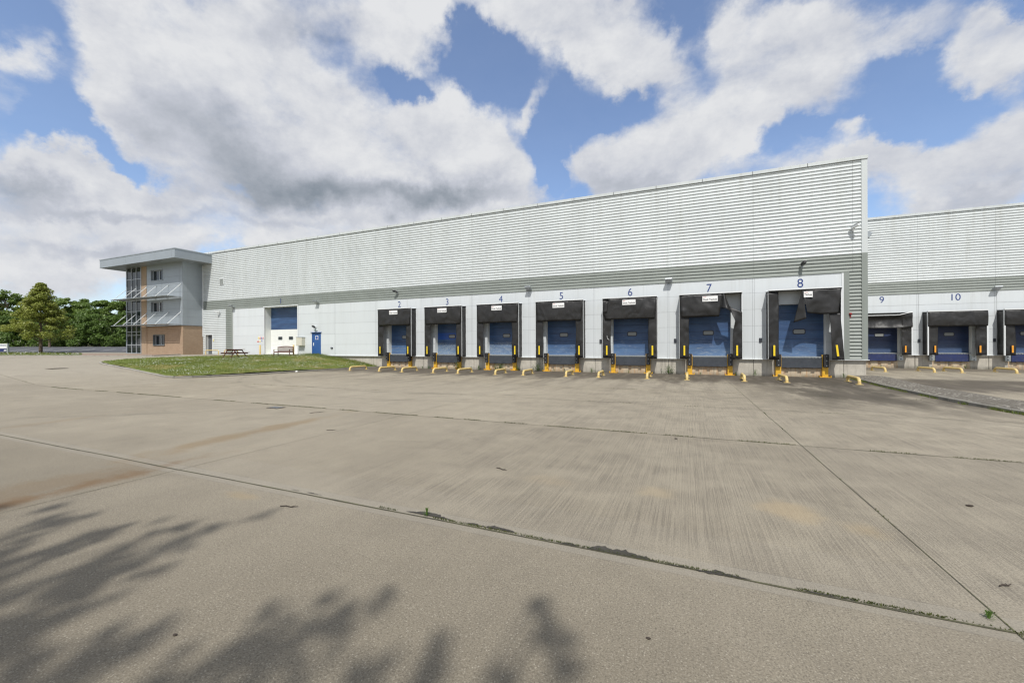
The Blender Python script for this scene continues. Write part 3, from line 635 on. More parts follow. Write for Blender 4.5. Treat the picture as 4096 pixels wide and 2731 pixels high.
# kerbs
def kerb(name, path, hf, wd=.13, h=.12, step=.9, mat='kerb_concrete'):
    mb = MB(); P = [Vector((p[0], p[1], 0)) for p in path]
    for a, b in zip(P, P[1:]):
        L = (b-a).length; n = max(1, round(L/step)); d = (b-a).normalized(); r = Vector((-d.y, d.x, 0))*wd/2
        for i in range(n):
            p = a.lerp(b, i/n)+d*.008; q = a.lerp(b, (i+1)/n)-d*.008; zp = hf(p.x, p.y); zq = hf(q.x, q.y); j = random.uniform(-.008, .008); s = r*.55
            base = [(p-r, zp-.12), (q-r, zq-.12), (q+r, zq-.12), (p+r, zp-.12)]; mid = [(p-r, zp+h*.8+j), (q-r, zq+h*.8+j), (q+r, zq+h*.8+j), (p+r, zp+h*.8+j)]; top = [(p-s, zp+h+j), (q-s, zq+h+j), (q+s, zq+h+j), (p+s, zp+h+j)]
            n0 = len(mb.v)
            for ring in (base, mid, top):
                for v, z in ring: mb.v.append((v.x, v.y, z))
            for o in (0, 4):
                for k in range(4): mb.f.append((n0+o+k, n0+o+(k+1) % 4, n0+o+4+(k+1) % 4, n0+o+4+k)); mb.mi.append(0)
            mb.f.append((n0+8, n0+9, n0+10, n0+11)); mb.mi.append(0)
    return tag(mb.build(name, mat), kind='structure')
hfw = lambda x, y: float(Hw(x, y))
kerb('kerb', [(-41.4, 31)]+[(-41.4, y) for y in (26, 21, 18.2)]+[(-41.9, 17.3), (-41.6, 16.5), (-40.6, 16.25), (-36, 15.95), (-31, 15.55), (-30.2, 15.6), (-29.55, 16.3), (-28.55, 20), (-27.8, 25.5), (-27.1, 31)], hfw)
kerb('kerb', [(k0.x, k0.y), (k1.x, k1.y), (k2.x, k2.y), (-54.1, 28.5)], hfw, .15, .10)
EK = [(9.2, 31.0), (9.05, 29), (8.75, 25), (8.7, 19.5), (8.95, 17), (9.5, 14.5), (10.4, 12), (12, 9)]
kerb('kerb', EK, lambda x, y: 0.0, .13, .12)
EB = [(11.6, 31.2), (11.3, 29), (10.8, 25), (10.9, 20), (11.4, 17), (12.3, 14.5), (13.6, 12), (15.6, 9.4)]
mb = MB(); nn = 60
def vfn(u, v):
    t = v*(len(EK)-1); i = min(int(t), len(EK)-2); t -= i
    a = Vector(EK[i]).lerp(Vector(EK[i+1]), t); b = Vector(EB[i]).lerp(Vector(EB[i+1]), t); p = a.lerp(b, .03+.97*u)
    z = .115+.05*math.sin(math.pi*min(1, u*1.2))+.02*mnoise.noise((p.x*2, p.y*2, 0)); z = z*(1-ss(u, .72, 1))+float(-.085)*ss(u, .72, 1)
    return (p.x, p.y, float(z))
mb.grid(vfn, 14, nn); tag(mb.build('gravel_verge', 'verge_gravel', smooth=True), kind='structure')
pts = []
for i in range(3600):
    t = rng.random()*(len(EK)-1.01); k = int(t); t -= k; x = EK[k][0]+(EK[k+1][0]-EK[k][0])*t; y = EK[k][1]+(EK[k+1][1]-EK[k][1])*t
    if mnoise.noise((x, y*.8, 4)) > -.12: pts.append((x-.09+rng.normal(0, .05), y+rng.normal(0, .05), 0.0))
V, F = blades(pts, .10, .016, 1.0, rng); tag(npmesh('kerb_weeds', V, F, 'grass_blade'), kind='stuff', label='straggling grass along the foot of the right hand kerb')

# ------------------------------------------------------------------ warehouse
Y1, Y2 = 31.0, 46.5
ZR, ZB1, ZB2, ZBASE, ZFL = 11.37+EYE, 5.50+EYE, 4.43+EYE, -.94+EYE, -.77+EYE
PITCH = .2138
def corr(mb, x0, x1, z0, z1, yp, seams=(), out=.038):
    """trapezoidal sheet, ribs running along x"""
    xsx = [x0]+[s for s in seams if x0+.2 < s < x1-.2]+[x1]
    prof = []
    k = math.floor((z0-ZB1)/PITCH)-1
    while ZB1+k*PITCH < z1+PITCH:
        b = ZB1+k*PITCH
        for dz, o in ((0, 0), (.008, out), (.045, out), (.105, 0)): prof.append((b+dz, o))
        k += 1
    def at(z):
        for (za, oa), (zb, ob) in zip(prof, prof[1:]):
            if za <= z <= zb: return oa+(ob-oa)*(z-za)/(zb-za+1e-9)
        return 0
    pr = [(z0, at(z0))]+[p for p in prof if z0+1e-4 < p[0] < z1-1e-4]+[(z1, at(z1))]
    for a, b in zip(xsx, xsx[1:]):
        for (za, oa), (zb, ob) in zip(pr, pr[1:]): mb.face([(a+.004, yp-oa, za), (b-.004, yp-oa, za), (b-.004, yp-ob, zb), (a+.004, yp-ob, zb)])
def cut(x0, x1, z0, z1, holes):
    xsx = sorted({x0, x1}|{h for H in holes for h in H[:2] if x0 < h < x1}); zs = sorted({z0, z1}|{h for H in holes for h in H[2:] if z0 < h < z1})
    for a, b in zip(xsx, xsx[1:]):
        for c_, d_ in zip(zs, zs[1:]):
            mx_, mz_ = (a+b)/2, (c_+d_)/2
            if not any(H[0] < mx_ < H[1] and H[2] < mz_ < H[3] for H in holes): yield a, b, c_, d_
def panels(mb, x0, x1, z0, z1, zj, xj, holes, yp, gap=.016, strip=.0):
    xe = [x0]+[x for x in xj if x0 < x < x1]+[x1]; ze = [z0]+[z for z in zj if z0 < z < z1]+[z1]
    for a, b in zip(xe, xe[1:]):
        for c_, d_ in zip(ze, ze[1:]):
            A = a+(gap/2 if a != x0 else 0); B = b-(gap/2 if b != x1 else 0); C = c_+(gap/2 if c_ != z0 else 0); Dd = d_-(gap/2 if d_ != z1 else 0)
            for q in cut(A, B, C, Dd, holes): mb.face([(q[0], yp, q[2]), (q[1], yp, q[2]), (q[1], yp, q[3]), (q[0], yp, q[3])])
def reveal(mb, h, y0, y1):
    x0, x1, z0, z1 = h
    for pts in ([(x0, y0, z0), (x0, y0, z1), (x0, y1, z1), (x0, y1, z0)], [(x1, y0, z0), (x1, y1, z0), (x1, y1, z1), (x1, y0, z1)],
                [(x0, y0, z1), (x1, y0, z1), (x1, y1, z1), (x0, y1, z1)], [(x0, y0, z0), (x0, y1, z0), (x1, y1, z0), (x1, y0, z0)]): mb.face(pts)
CX = {i: 6.70-5.22*(8-i) for i in range(2, 9)}
CX2 = {9: 16.02, 10: 20.72, 11: 25.38, 12: 30.1}
DW, DTOP = 1.30, 2.58+EYE
H1 = (-43.12, -38.0, -.82+EYE, 4.33+EYE); HB = (-35.9, -34.62, -.86+EYE, 1.42+EYE); HG = (-53.55, -52.3, -.88+EYE, 1.42+EYE)
holes1 = [(CX[i]-DW, CX[i]+DW, ZFL, DTOP) for i in CX]+[H1, HB]
wh = empty('warehouse', (0, Y1, 0), label='long white corrugated warehouse with loading docks numbered 1 to 8', cat='warehouse')
def loc(mb, dy, dx=0):   # shift world-built geometry into the parent's frame
    mb.v = [(v[0]-dx, v[1]-dy, v[2]) for v in mb.v]; return mb
ZJ = [.17+EYE, 1.24+EYE, 2.32+EYE, 3.40+EYE]
XJ = sorted(4.10-5.255*k+s for k in range(0, 11) for s in (-.055, .055))
SE = sorted(4.10-5.255*k for k in range(-1, 12))
mb = MB(); corr(mb, -54.14, 9.78, ZB1, ZR-.18, Y1, SE); corr(mb, -54.14, -49.82, -.90+EYE, ZB2-.0, Y1); 
def holefix(mb, H):      # drop sheet faces inside an opening and re-cut their ends
    out = MB()
    for f in mb.f:
        p = [mb.v[i] for i in f]; zc = sum(q[2] for q in p)/4; xa = min(q[0] for q in p); xb = max(q[0] for q in p)
        if H[2] < zc < H[3] and xa < H[1] and xb > H[0]:
            for a, b in ((xa, H[0]), (H[1], xb)):
                if b-a > .01: out.face([(min(max(q[0], a), b), q[1], q[2]) for q in p])
        else: out.face(p)
    return out
mb = holefix(mb, HG); loc(mb, Y1).build('white_cladding', 'white_steel', wh)
mb = MB(); corr(mb, -54.14, 9.78, ZB2, ZB1, Y1, SE); corr(mb, -49.82, -48.80, -.90+EYE, ZB2, Y1); corr(mb, 9.18, 9.78, ZBASE+.03, ZB2, Y1)
loc(mb, Y1).build('grey_cladding', 'grey_steel', wh)
mb = MB(); panels(mb, -48.42, 8.80, ZBASE, ZB2-.05, ZJ, XJ, holes1, Y1-.02, .010); loc(mb, Y1).build('wall_panels', 'panel_steel', wh)
mb = MB()
for q in cut(-54.1, 10.0, ZBASE+.02, ZB2, holes1+[HG]): mb.face([(q[0], Y1+.02, q[2]), (q[1], Y1+.02, q[2]), (q[1], Y1+.02, q[3]), (q[0], Y1+.02, q[3])])
mb.face([(-54.1, Y1+.02, ZB2), (10, Y1+.02, ZB2), (10, Y1+.02, ZR-.1), (-54.1, Y1+.02, ZR-.1)])
loc(mb, Y1).build('backing_wall', 'joint_dark', wh)
mb = MB()
for i in CX: mb = MB(); reveal(mb, (CX[i]-DW, CX[i]+DW, ZFL, DTOP), Y1-.02, Y1+.45); loc(mb, Y1).build('door_reveal', 'white_door', wh)
for H, d0, d1 in ((H1, .02, .78), (HB, .02, .1), (HG, .05, .28)):
    mb = MB(); reveal(mb, H, Y1-d0, Y1+d1); loc(mb, Y1).build('door_reveal', 'white_door', wh)
mb = MB()
for k in range(22): mb.box(max(-54.2, 10.05-3.0*(k+1)+.012), 10.09-3.0*k, Y1-.10, Y1+.3, ZR-.20, ZR)
loc(mb, Y1).build('roof_capping', 'white_steel', wh)
mb = MB()
pass
mb = MB(); mb.box(9.78, 10.07, Y1-.05, Y1+.3, ZB1+.02, ZR-.20); loc(mb, Y1).build('white_corner_flashing', 'white_steel', wh)
mb = MB(); mb.box(9.78, 10.07, Y1-.05, Y1+.3, ZBASE, ZB1+.018); loc(mb, Y1).build('grey_corner_flashing', 'grey_steel', wh)
mb = MB(); mb.box(8.90, 9.18, Y1-.045, Y1+.05, ZBASE+.02, ZB2-.0); mb.box(-48.80, -48.50, Y1-.045, Y1+.05, -.9+EYE, ZB2)
mb.box(-48.5, 8.9, Y1-.06, Y1+.02, ZB2-.05, ZB2+.03); loc(mb, Y1).build('grey_flashing', 'grey_steel', wh)
for q in ((-48.5, -48.42, Y1-.05, Y1+.02, -.9+EYE, ZB2-.05), (8.80, 8.90, Y1-.05, Y1+.02, ZBASE, ZB2-.05), (-54.13, -54.05, Y1-.09, Y1+.0, 1.2+EYE, ZR-1.5)):
    mb = MB(); mb.box(*q); loc(mb, Y1).build('white_trim', 'trim_white', wh)
mb = MB(); mb.box(-43.22, -43.12, Y1-.05, Y1+.04, H1[2], H1[3]+.1); mb.box(-38.0, -37.9, Y1-.05, Y1+.04, H1[2], H1[3]+.1); mb.box(-43.3, -37.85, Y1-.08, Y1+.04, H1[3], H1[3]+.07)
loc(mb, Y1).build('door_surround', 'trim_white', wh)
mb = MB()
for a, b in [(-33.6, CX[2]-1.5)]+[(CX[i]+1.5, CX[i+1]-1.5) for i in range(2, 8)]+[(CX[8]+1.5, 10.12)]:
    mb = MB(); mb.box(a, b, Y1-.14, Y1+.1, ZBASE-.035, ZBASE); loc(mb, Y1).build('sill', 'trim_white', wh)
mb = MB()
pl = [(-36, CX[2]-1.12)]+[(CX[i]+1.12, CX[i+1]-1.12) for i in range(2, 8)]+[(CX[8]+1.12, 10.0)]
for a, b in pl:
    m = (a+b)/2; mb = MB()
    if b-a < 6: mb.box(a, m-.012, Y1+.03, Y1+.5, -.3, ZBASE-.036); mb.box(m+.012, b, Y1+.03, Y1+.5, -.3, ZBASE-.036)
    else: mb.box(a, b, Y1+.03, Y1+.5, -.3, ZBASE-.036)
    loc(mb, Y1).build('plinth', 'plinth_concrete', wh, bevel=.01)
mb = MB(); mb.box(9.6, 9.999, Y1+.5, Y2, -.3, ZBASE-.036)
loc(mb, Y1).build('plinth', 'plinth_concrete', wh, bevel=.01)
mb = MB()
for i in CX:
    mb = MB(); mb.box(CX[i]-1.12, CX[i]+1.12, Y1+.05, Y1+.5, -.3, -1.46+EYE); loc(mb, Y1).build('pit_wall', 'pit_concrete', wh)
mb = MB(); mb.box(-54.1, 9.9, Y1+.05, Y2+30, ZR-.35, ZR-.22); loc(mb, Y1).build('roof', 'grey_steel', wh)
mb = MB(); mb.box(9.8, 10.05, Y1+.3, Y2+2, ZBASE, ZR-.22); loc(mb, Y1).build('end_wall', 'white_steel', wh)
# dock doors with vision panels
def rrect(mb, cx, cz, w, h, r, y, n=5):
    pts = []
    for qx, qz, a0 in ((1, 1, 0), (-1, 1, 90), (-1, -1, 180), (1, -1, 270)):
        for k in range(n+1):
            a = R(a0+90*k/n); pts.append((cx+qx*(w/2-r)+r*math.cos(a), y, cz+qz*(h/2-r)+r*math.sin(a)))
    mb.face(pts[::-1]); return pts
def ringplate(mb, cx, cz, w, h, r, y, t, lip):
    o = []; i_ = []
    tmp = MB(); o = rrect(tmp, cx, cz, w, h, r, y); i_ = rrect(tmp, cx, cz, w-2*t, h-2*t, r*.7, y); n = len(o)
    for k in range(n):
        q = (k+1) % n; mb.face([o[q], o[k], i_[k], i_[q]]); mb.face([(o[k][0], y, o[k][2]), (o[q][0], y, o[q][2]), (o[q][0], y+lip, o[q][2]), (o[k][0], y+lip, o[k][2])])
def dockdoor(parent, cx, yw, num, vx):
    mb = MB(); mb.box(-1.3, 1.3, 0, .05, 0, DTOP-ZFL)
    d = mb.build('loading_door', 'blue_door_%d' % num, parent); d.location = (cx, yw+.42, ZFL)
    mb = MB(); rrect(mb, vx, 1.60, .60, .27, .07, -.012); mb.build('vision_glass', 'vision_glass', d)
    mb = MB(); ringplate(mb, vx, 1.60, .70, .35, .10, -.02, .055, .02); mb.build('vision_frame', 'black_plastic', d)
    return d
for i, vx in zip(range(2, 9), (.28, .2, .3, .05, .06, -.05, 0.0)): dockdoor(wh, CX[i], 0, i, vx)
for i in CX:
    text('dock_number', str(i), .79, 'letter_blue', wh, (CX[i]-.02, -.026, 3.62+EYE), sx=.92)
t1 = text('dock_number', '1', .77, 'letter_blue', wh, (-40.52, -.045, 4.66+EYE), sx=.92); t1['label'] = 'distorted number on the ribbed grey band'
# door 1: blue fast-action curtain above, white panel door below
mb = MB(); yd = .78; zt, zm, zb = H1[3], 1.86+EYE, H1[2]
mb.box(-43.12, -38.0, yd-.02, yd+.03, zm, zt); rd = mb.build('roller_curtain', 'blue_door_1', wh)
mb = MB()
for a, b in ((zb+.02, .15+EYE), (.155+EYE, .55+EYE), (.555+EYE, 1.20+EYE), (1.205+EYE, zm)): mb.box(-43.12, -38.0, yd-.05, yd+.03, a, b)
pd = mb.build('panel_door', 'white_door', wh, bevel=.006)
for cx in (-41.6, -39.92):
    mb = MB(); rrect(mb, cx, .90+EYE, .56, .26, .09, yd-.058); mb.build('window', 'dark_glass', pd)
    mb = MB(); ringplate(mb, cx, .90+EYE, .68, .38, .12, yd-.064, .06, .02); mb.build('window_frame', 'frame_grey', pd)
# blue personnel door and grey one
mb = MB(); mb.box(-35.82, -34.70, .03, .08, HB[2]+.05, HB[3]-.06); bd = mb.build('personnel_door', 'door_blue_flat', wh, bevel=.005)
mb = MB(); mb.box(-35.9, -35.82, -.02, .08, HB[2], HB[3]); mb.box(-34.70, -34.62, -.02, .08, HB[2], HB[3]); mb.box(-36.02, -34.5, -.12, .08, HB[3], HB[3]+.04); mb.box(-35.82, -34.70, -.02, .08, HB[3]-.06, HB[3]); mb.build('door_frame', 'door_blue_flat', bd)
mb = MB(); mb.box(-35.74, -35.66, .0, .03, .05+EYE, .38+EYE); mb.build('handle', 'sign_white', bd)
mb = MB(); mb.box(-35.45, -35.05, .02, .03, .68+EYE, 1.08+EYE); sg = mb.build('door_sign', 'sign_white', bd)
mb = MB(); tmp = [( -35.25+.15*math.cos(R(a)), .016, .90+EYE+.15*math.sin(R(a))) for a in range(0, 360, 20)]; mb.face(tmp[::-1]); mb.box(-35.40, -35.10, .012, .016, .70+EYE, .74+EYE); mb.build('door_notice', 'sign_blue', bd)
mb = MB(); mb.box(HG[0]+.06, HG[1]-.06, .22, .27, HG[2]+.03, HG[3]-.05); gd = mb.build('personnel_door', 'door_grey', wh); gd['label'] = 'dark grey personnel door beside the brick office'
mb = MB(); mb.box(HG[0]-.09, HG[0], -.07, .02, HG[2], HG[3]+.06); mb.box(HG[1], HG[1]+.09, -.07, .02, HG[2], HG[3]+.06); mb.box(HG[0], HG[1], -.07, .02, HG[3], HG[3]+.06); mb.build('door_frame', 'trim_white', gd)
mb = MB(); mb.box(-52.62, -52.44, .205, .219, .62+EYE, .80+EYE); mb.build('door_sign', 'sign_white', gd)

# ------------------------------------------------------------------ second warehouse wall, set back
w2 = empty('second_warehouse', (0, Y2, 0), label='set back white warehouse wall with loading docks 9 and 10', cat='warehouse')
h2 = [(CX2[i]-DW, CX2[i]+DW, ZFL, DTOP-.4) for i in CX2]
SE2 = [18.55+4.9*k for k in range(-2, 5)]
mb = MB(); corr(mb, 10.05, 44, ZB1, ZR-.18, 0, SE2); mb.build('white_cladding', 'white_steel', w2)
mb = MB(); corr(mb, 10.05, 44, ZB2, ZB1, 0, SE2); mb.build('grey_cladding', 'grey_steel', w2)
mb = MB(); panels(mb, 10.05, 44, ZBASE, ZB2-.05, ZJ, [x+s for x in SE2 for s in (-.055, .055)], h2, -.02, .014); mb.build('wall_panels', 'panel_steel', w2)
mb = MB()
for q in cut(10.05, 44, ZBASE+.02, ZB2, h2): mb.face([(q[0], .02, q[2]), (q[1], .02, q[2]), (q[1], .02, q[3]), (q[0], .02, q[3])])
mb.face([(10.05, .02, ZB2), (44, .02, ZB2), (44, .02, ZR-.1), (10.05, .02, ZR-.1)]); mb.build('backing_wall', 'joint_dark', w2)
mb = MB(); mb.box(10.1, 44, -.10, .3, ZR-.20, ZR); mb.build('roof_capping', 'white_steel', w2)
mb = MB(); mb.box(10.1, 44, -.06, .02, ZB2-.05, ZB2+.03); mb.build('grey_flashing', 'grey_steel', w2)
mb = MB()
for i in CX2:
    mb = MB(); reveal(mb, (CX2[i]-DW, CX2[i]+DW, ZFL, DTOP-.4), -.02, .45); mb.build('door_reveal', 'white_door', w2)
mb = MB(); mb2 = MB(); mb3 = MB(); ee = [10.1]+[q for i in CX2 for q in (CX2[i]-1.2, CX2[i]+1.2)]+[44]
for a, b in zip(ee[0::2], ee[1::2]):
    m = (a+b)/2; mb = MB(); mb.box(a, m-.02, .03, .5, -.4, ZBASE-.036); mb.box(m+.02, b, .03, .5, -.4, ZBASE-.036); mb.build('plinth', 'plinth_concrete', w2); mb2 = MB(); mb2.box(max(10.2, a+.35), b-.35, -.14, .1, ZBASE-.035, ZBASE); mb2.build('sill', 'trim_white', w2)
for i in CX2:
    mb3 = MB(); mb3.box(CX2[i]-1.2, CX2[i]+1.2, .05, .5, -.4, -1.46+EYE); mb3.build('pit_wall', 'pit_concrete', w2)
for i in CX2:
    if i == 12: continue
    dd = dockdoor(w2, CX2[i], 0, i, .04)
    if i < 11: text('dock_number', str(i), .80, 'letter_blue', w2, (CX2[i]+(.24 if i == 10 else .08), -.026, 3.69+EYE), sx=.95)

# ------------------------------------------------------------------ dock shelters (fabric curtains on a frame standing proud of the wall)
PR = .80; SW = 1.90      # projection, half width, height above the sill
def cloth(mb, x0, x1, z0, z1, y, amp=.03, seed=0, nu=10, nv=16, flare=0, inner=0):
    """hanging sheet: gentle waves, optional lean of the lower edge; inner>0 pushes the free edge back"""
    def fn(u, v):
        x = x0+(x1-x0)*u; z = z0+(z1-z0)*v
        yy = y+amp*mnoise.noise((x*1.1+seed*5, z*1.3, seed))*1.6+flare*(1-v)+inner*(u if inner > 0 else (1-u)*-1)
        return (x, yy, z)
    mb.grid(fn, nu, nv)
def shelter(i, cx, yw, top='full', sides=('n', 'n'), wid=SW, sign=True, worn=False, new=False):
    side_note = {2: 'leftmost dock shelter with its white name sign, under number 2', 3: 'black dock shelter hanging straight under the blue number 3', 4: 'black dock shelter over the door with peeling blue paint, under number 4', 5: 'scuffed black dock shelter under the blue number 5',
                 6: 'black dock shelter with a torn top left corner, under number 6', 7: 'torn black dock shelter with a curled flap, under number 7', 8: 'ripped black dock shelter missing half its top curtain, under number 8',
                 9: 'black dock shelter with a sagging dented hood, under number 9', 10: 'square black dock shelter with white scuff marks, under number 10', 11: 'black dock shelter cut off by the right edge of the photo'}[i]
    ST = (2.72 if new else 3.38)+EYE-ZBASE
    s = empty('dock_shelter', (cx, yw, ZBASE), label=side_note, cat='dock shelter', group='dock shelters along the loading bays')
    cm = 'worn_rubber' if worn else 'curtain_rubber'
    mb = MB()
    if not new:
        for sx in (-1, 1):
            mb.box(sx*wid, sx*(wid-.05), -PR, -PR+.05, .02, ST); mb.box(sx*wid, sx*(wid-.04), -.06, -.022, 0, ST+.05)
        mb.box(-wid, wid, -PR-.10, -PR-.04, ST+.015, ST+.085); mb.box(-wid, wid, -.06, -.022, ST+.05, ST+.09)
    else:
        for sx in (-1, 1): mb.box(sx*wid, sx*(wid-.08), -PR-.07, -PR+.04, .0, ST)
        if i != 9: mb.box(-wid, wid, -PR-.12, -PR+.04, ST, ST+.08)
    mb.build('frame', 'trim_white', s)
    # side and top sheets
    for sx in (-1, 1):
        mb = MB()
        def fn(u, v, sx=sx): 
            zz = .02+(ST-.02)*v; yy = -PR+.03+(PR-.06)*u
            if v > .96 and not new: zz = zz
            return (sx*(wid-.02)+sx*-.03*math.sin(u*math.pi)+.015*mnoise.noise((u*3, zz*2, cx)), yy, zz)
        mb.grid(fn, 5, 12); mb.build('side_sheet', cm, s, smooth=True, solid=.008)
    mb = MB(); mb.grid(lambda u, v: (-wid+2*wid*u, -PR-.075+(PR+.055)*v, ST+.01+.05*v-.03*math.sin(math.pi*v)), 8, 4); mb.build('top_sheet', cm, s, smooth=True, solid=.008)
    # vertical side curtains
    cw = .70 if new else .60; z1 = ST-.05
    for sx, st in zip((-1, 1), sides):
        mb = MB()
        if st == 'twist':   # pulled aside, its free edge curling outward
            def fn(u, v):
                z = (3.39-.33*u)*v; xl = float(np.interp(z, [0, 1.0, 1.9, 2.5, 2.9, 3.4], [1.35, 1.33, 1.36, 1.46, 1.30, 1.16])); x = xl+(wid-.02-xl)*u
                return (x, -PR-.02-.20*(1-u)**1.5*math.exp(-((z-2.5)/.6)**2)+.05*mnoise.noise((x*2, z*1.5, 3)), z)
            mb.grid(fn, 12, 26)
        elif st == 'swept':  # leans outward towards the foot
            def fn(u, v):
                z = 2.80*v; xl = 1.27+.14*(1-v); xr = 1.82+.19*(1-v); x = xl+(xr-xl)*u
                return (x, -PR-.01-.10*(1-u)*math.sin(v*math.pi)+.04*mnoise.noise((x*2, z*1.6, 3)), z)
            mb.grid(fn, 12, 22)
        else:
            a, b = (-wid+.02, -wid+cw) if sx < 0 else (wid-cw, wid-.02)
            def fn(u, v, a=a, b=b, sx=sx):
                x = a+(b-a)*u; z = z1*v; fe = (u if sx < 0 else 1-u)
                wav = .05*mnoise.noise((cx*1.7+sx*3, z*.9, 1.1))+.035*mnoise.noise((x*2, z*2.2, cx))
                return (x+fe*.05*mnoise.noise((cx, z*.8, 7)), -PR-.012+wav*fe*1.6+fe*.05, z)
            mb.grid(fn, 8, 22)
        c_ = mb.build('side_curtain', cm, s, smooth=True, solid=.008)
        mb = MB(); mxx = sx*(wid-(.48 if new else .32))+(.0 if st != 'swept' else .10); mb.box(mxx-.05, mxx+.05, -PR-.085, -PR-.075, .23, .90 if not new else .80)
        if st == 'swept': mb.v = [(v[0]-.10*(v[2]-.23), v[1], v[2]) for v in mb.v]
        mb.build('marker_strip', 'amber_marker' if new else 'yellow_marker', c_)
        mb = MB(); mb.box(mxx-.075, mxx+.075, -PR-.072, -PR-.066, .19, .94 if not new else .84)
        if st == 'swept': mb.v = [(v[0]-.10*(v[2]-.23), v[1], v[2]) for v in mb.v]
        mb.build('marker_backing', 'black_plastic', c_)
    # top curtain
    zb_ = 1.86+EYE-ZBASE if not new else 1.47+EYE-ZBASE
    mb = MB(); yf = -PR-.05
    def base(x, z, k=1): return yf+.035*mnoise.noise((x*.9+cx, z*1.2, 3))*k
    if top == 'full':
        def fn(u, v):
            tp = .14*(1-v); x = -wid+.03+tp+(2*wid-.06-2*tp)*u; z = zb_+(ST-zb_)*v; return (x, base(x, z)-.05*math.sin(math.pi*v), z)
        mb.grid(fn, 20, 10)
    elif top == 'corner':  # upper left corner torn away and folded
        def fn(u, v):
            tp = .14*(1-v); lf = .42*ss(v, .35, .9); x0 = -wid+.05+tp+float(lf); x = x0+(wid-.03-tp-x0)*u; z = zb_+(ST-zb_)*v; return (x, base(x, z)-.05*math.sin(math.pi*v)-.12*(1-u)**6*v, z)
        mb.grid(fn, 20, 12)
        mb.grid(lambda u, v: (-wid+.08+.30*u+.05*v, -PR-.16-.05*math.sin(3*u), ST-1.0+.62*v+.18*u*v), 5, 6)
    elif top == 'flap':    # dock 7: two thirds hang flat, the rest curls into a cone
        def fn(u, v):
            x0 = -wid+.03+.12*(1-v); xr = .54+.24*v; x = x0+(xr-x0)*u; z = zb_+(ST-zb_)*v; return (x, base(x, z)-.05*math.sin(math.pi*v), z)
        mb.grid(fn, 16, 10)
        def fn2(u, v):   # cone hanging from the top edge; its rim swings out towards the viewer
            xa = .54+.24*v+.10*(1-v); xb = .84+.46*(1-v)**.8; x = xa+(xb-xa)*u; z = ST-(1-v)*(.98+.32*u**1.5)
            return (x, yf-.02-.34*math.sin(math.pi*u)**.8*(1-v)-.06, z)
        def fn2(u, v):
            xa = .54+.24*v+.10*(1-v); xb = .84+.46*(1-v); x = xa+(xb-xa)*u; z = ST-(1-v)*(.98+.32*u*u)
            return (x, yf-.03-.36*max(0, math.sin(math.pi*u))*(1-v), z)
        mb.grid(fn2, 14, 12)
    elif top == 'half':    # dock 8: right half hangs, its torn end folds down into a dark tongue
        def fn(u, v):
            x0 = -.07+.17*(1-v); xr = wid-.04-.17*(1-v); x = x0+(xr-x0)*u; zlo = float(np.interp(u, [0, .1, .45, .75, 1], [2.89, 2.84, 2.77, 2.78, 2.80])); z = zlo+(ST-zlo)*v
            return (x, yf+.05*mnoise.noise((x*1.2+cx, z*1.1, 3))-.05*math.sin(math.pi*v)-.26*math.exp(-u*8)*(1-v), z)
        mb.grid(fn, 22, 12)
        def fn2(u, v):
            xr = -.07+.13*(1-v); xl = -.07-.48*(1-v)**.9; x = xr+(xl-xr)*u; zlo = 2.52-.22*u; z = zlo+(ST-zlo)*v; return (x, yf-.24*(1-v)+.26*u*(1-v), z)
        mb.grid(fn2, 8, 12)
    elif top == 'sag':     # dock 9: hood dented inwards
        def drop(u): return .22*(1-ss(u, .72, 1))
        def fn(u, v):
            x = -wid+.02+(2*wid-.04)*u; z = zb_+(ST-zb_)*v-float(drop(u))*v-.07*math.sin(math.pi*u)*(1-v)
            return (x, yf-.04+.22*math.sin(math.pi*v)*float(drop(u))/.22+.06*mnoise.noise((x*.8, z*2.4, 5)), z)
        mb.grid(fn, 24, 14)
    elif top == 'box':
        def fn(u, v):
            x = -wid+.02+(2*wid-.04)*u; z = zb_+(ST-zb_)*v; return (x, base(x, z, .7)-.03-.06*math.sin(math.pi*v), z)
        mb.grid(fn, 20, 10)
    tcn = mb.build('top_curtain', cm, s, smooth=True, solid=.008)
    if top == 'sag':
        mb = MB(); mb.tube([(-wid+2*wid*t, yf-.05, ST+.02-float(drop(t))) for t in np.linspace(0, 1, 14)], .03, 6); mb.build('bent_edge', 'trim_white', s)
    if sign:
        a = (-.46, .46) if top != 'half' else (-.05, .40); zc_ = ST-.33; ys = .115 if top != 'half' else .20
        mb = MB(); mb.box(a[0], a[1], -PR-ys-.010, -PR-ys, zc_-.17, zc_+.19); sg = mb.build('name_sign', 'sign_white', tcn)
        mb = MB(); mb.box(a[0]-.02, a[1]+.02, -PR-ys+.001, -PR-ys+.007, zc_-.19, zc_+.21); mb.build('sign_border', 'black_plastic', tcn)
        if top != 'half': text('lettering', 'Dock Technik', .155, 'letter_black', tcn, (0, -PR-ys-.013, zc_-.09), sx=.95, bold=.0025)
        else: text('lettering', 'Technik', .13, 'letter_black', tcn, (.17, -PR-ys-.013, zc_-.05), sx=.92, bold=.0025, tilt=R(6))
        mb = MB(); mb.box(a[0]+.04, a[0]+.22, -PR-ys-.015, -PR-ys-.011, zc_+.115, zc_+.135); mb.build('red_line', 'sign_red', tcn)
    if i == 6:
        mb = MB(); mb.tube([(-wid+.34, -PR-.09, 1.62), (-wid+.37, -PR-.10, 1.42), (-wid+.50, -PR-.09, 1.33)], .012, 6); mb.build('hanging_strap', 'sign_white', s)
    return s
spec = {2: ('full', ('n', 'n')), 3: ('full', ('n', 'n')), 4: ('full', ('n', 'n')), 5: ('full', ('n', 'n')), 6: ('corner', ('n', 'n')), 7: ('flap', ('n', 'twist')), 8: ('half', ('n', 'swept'))}
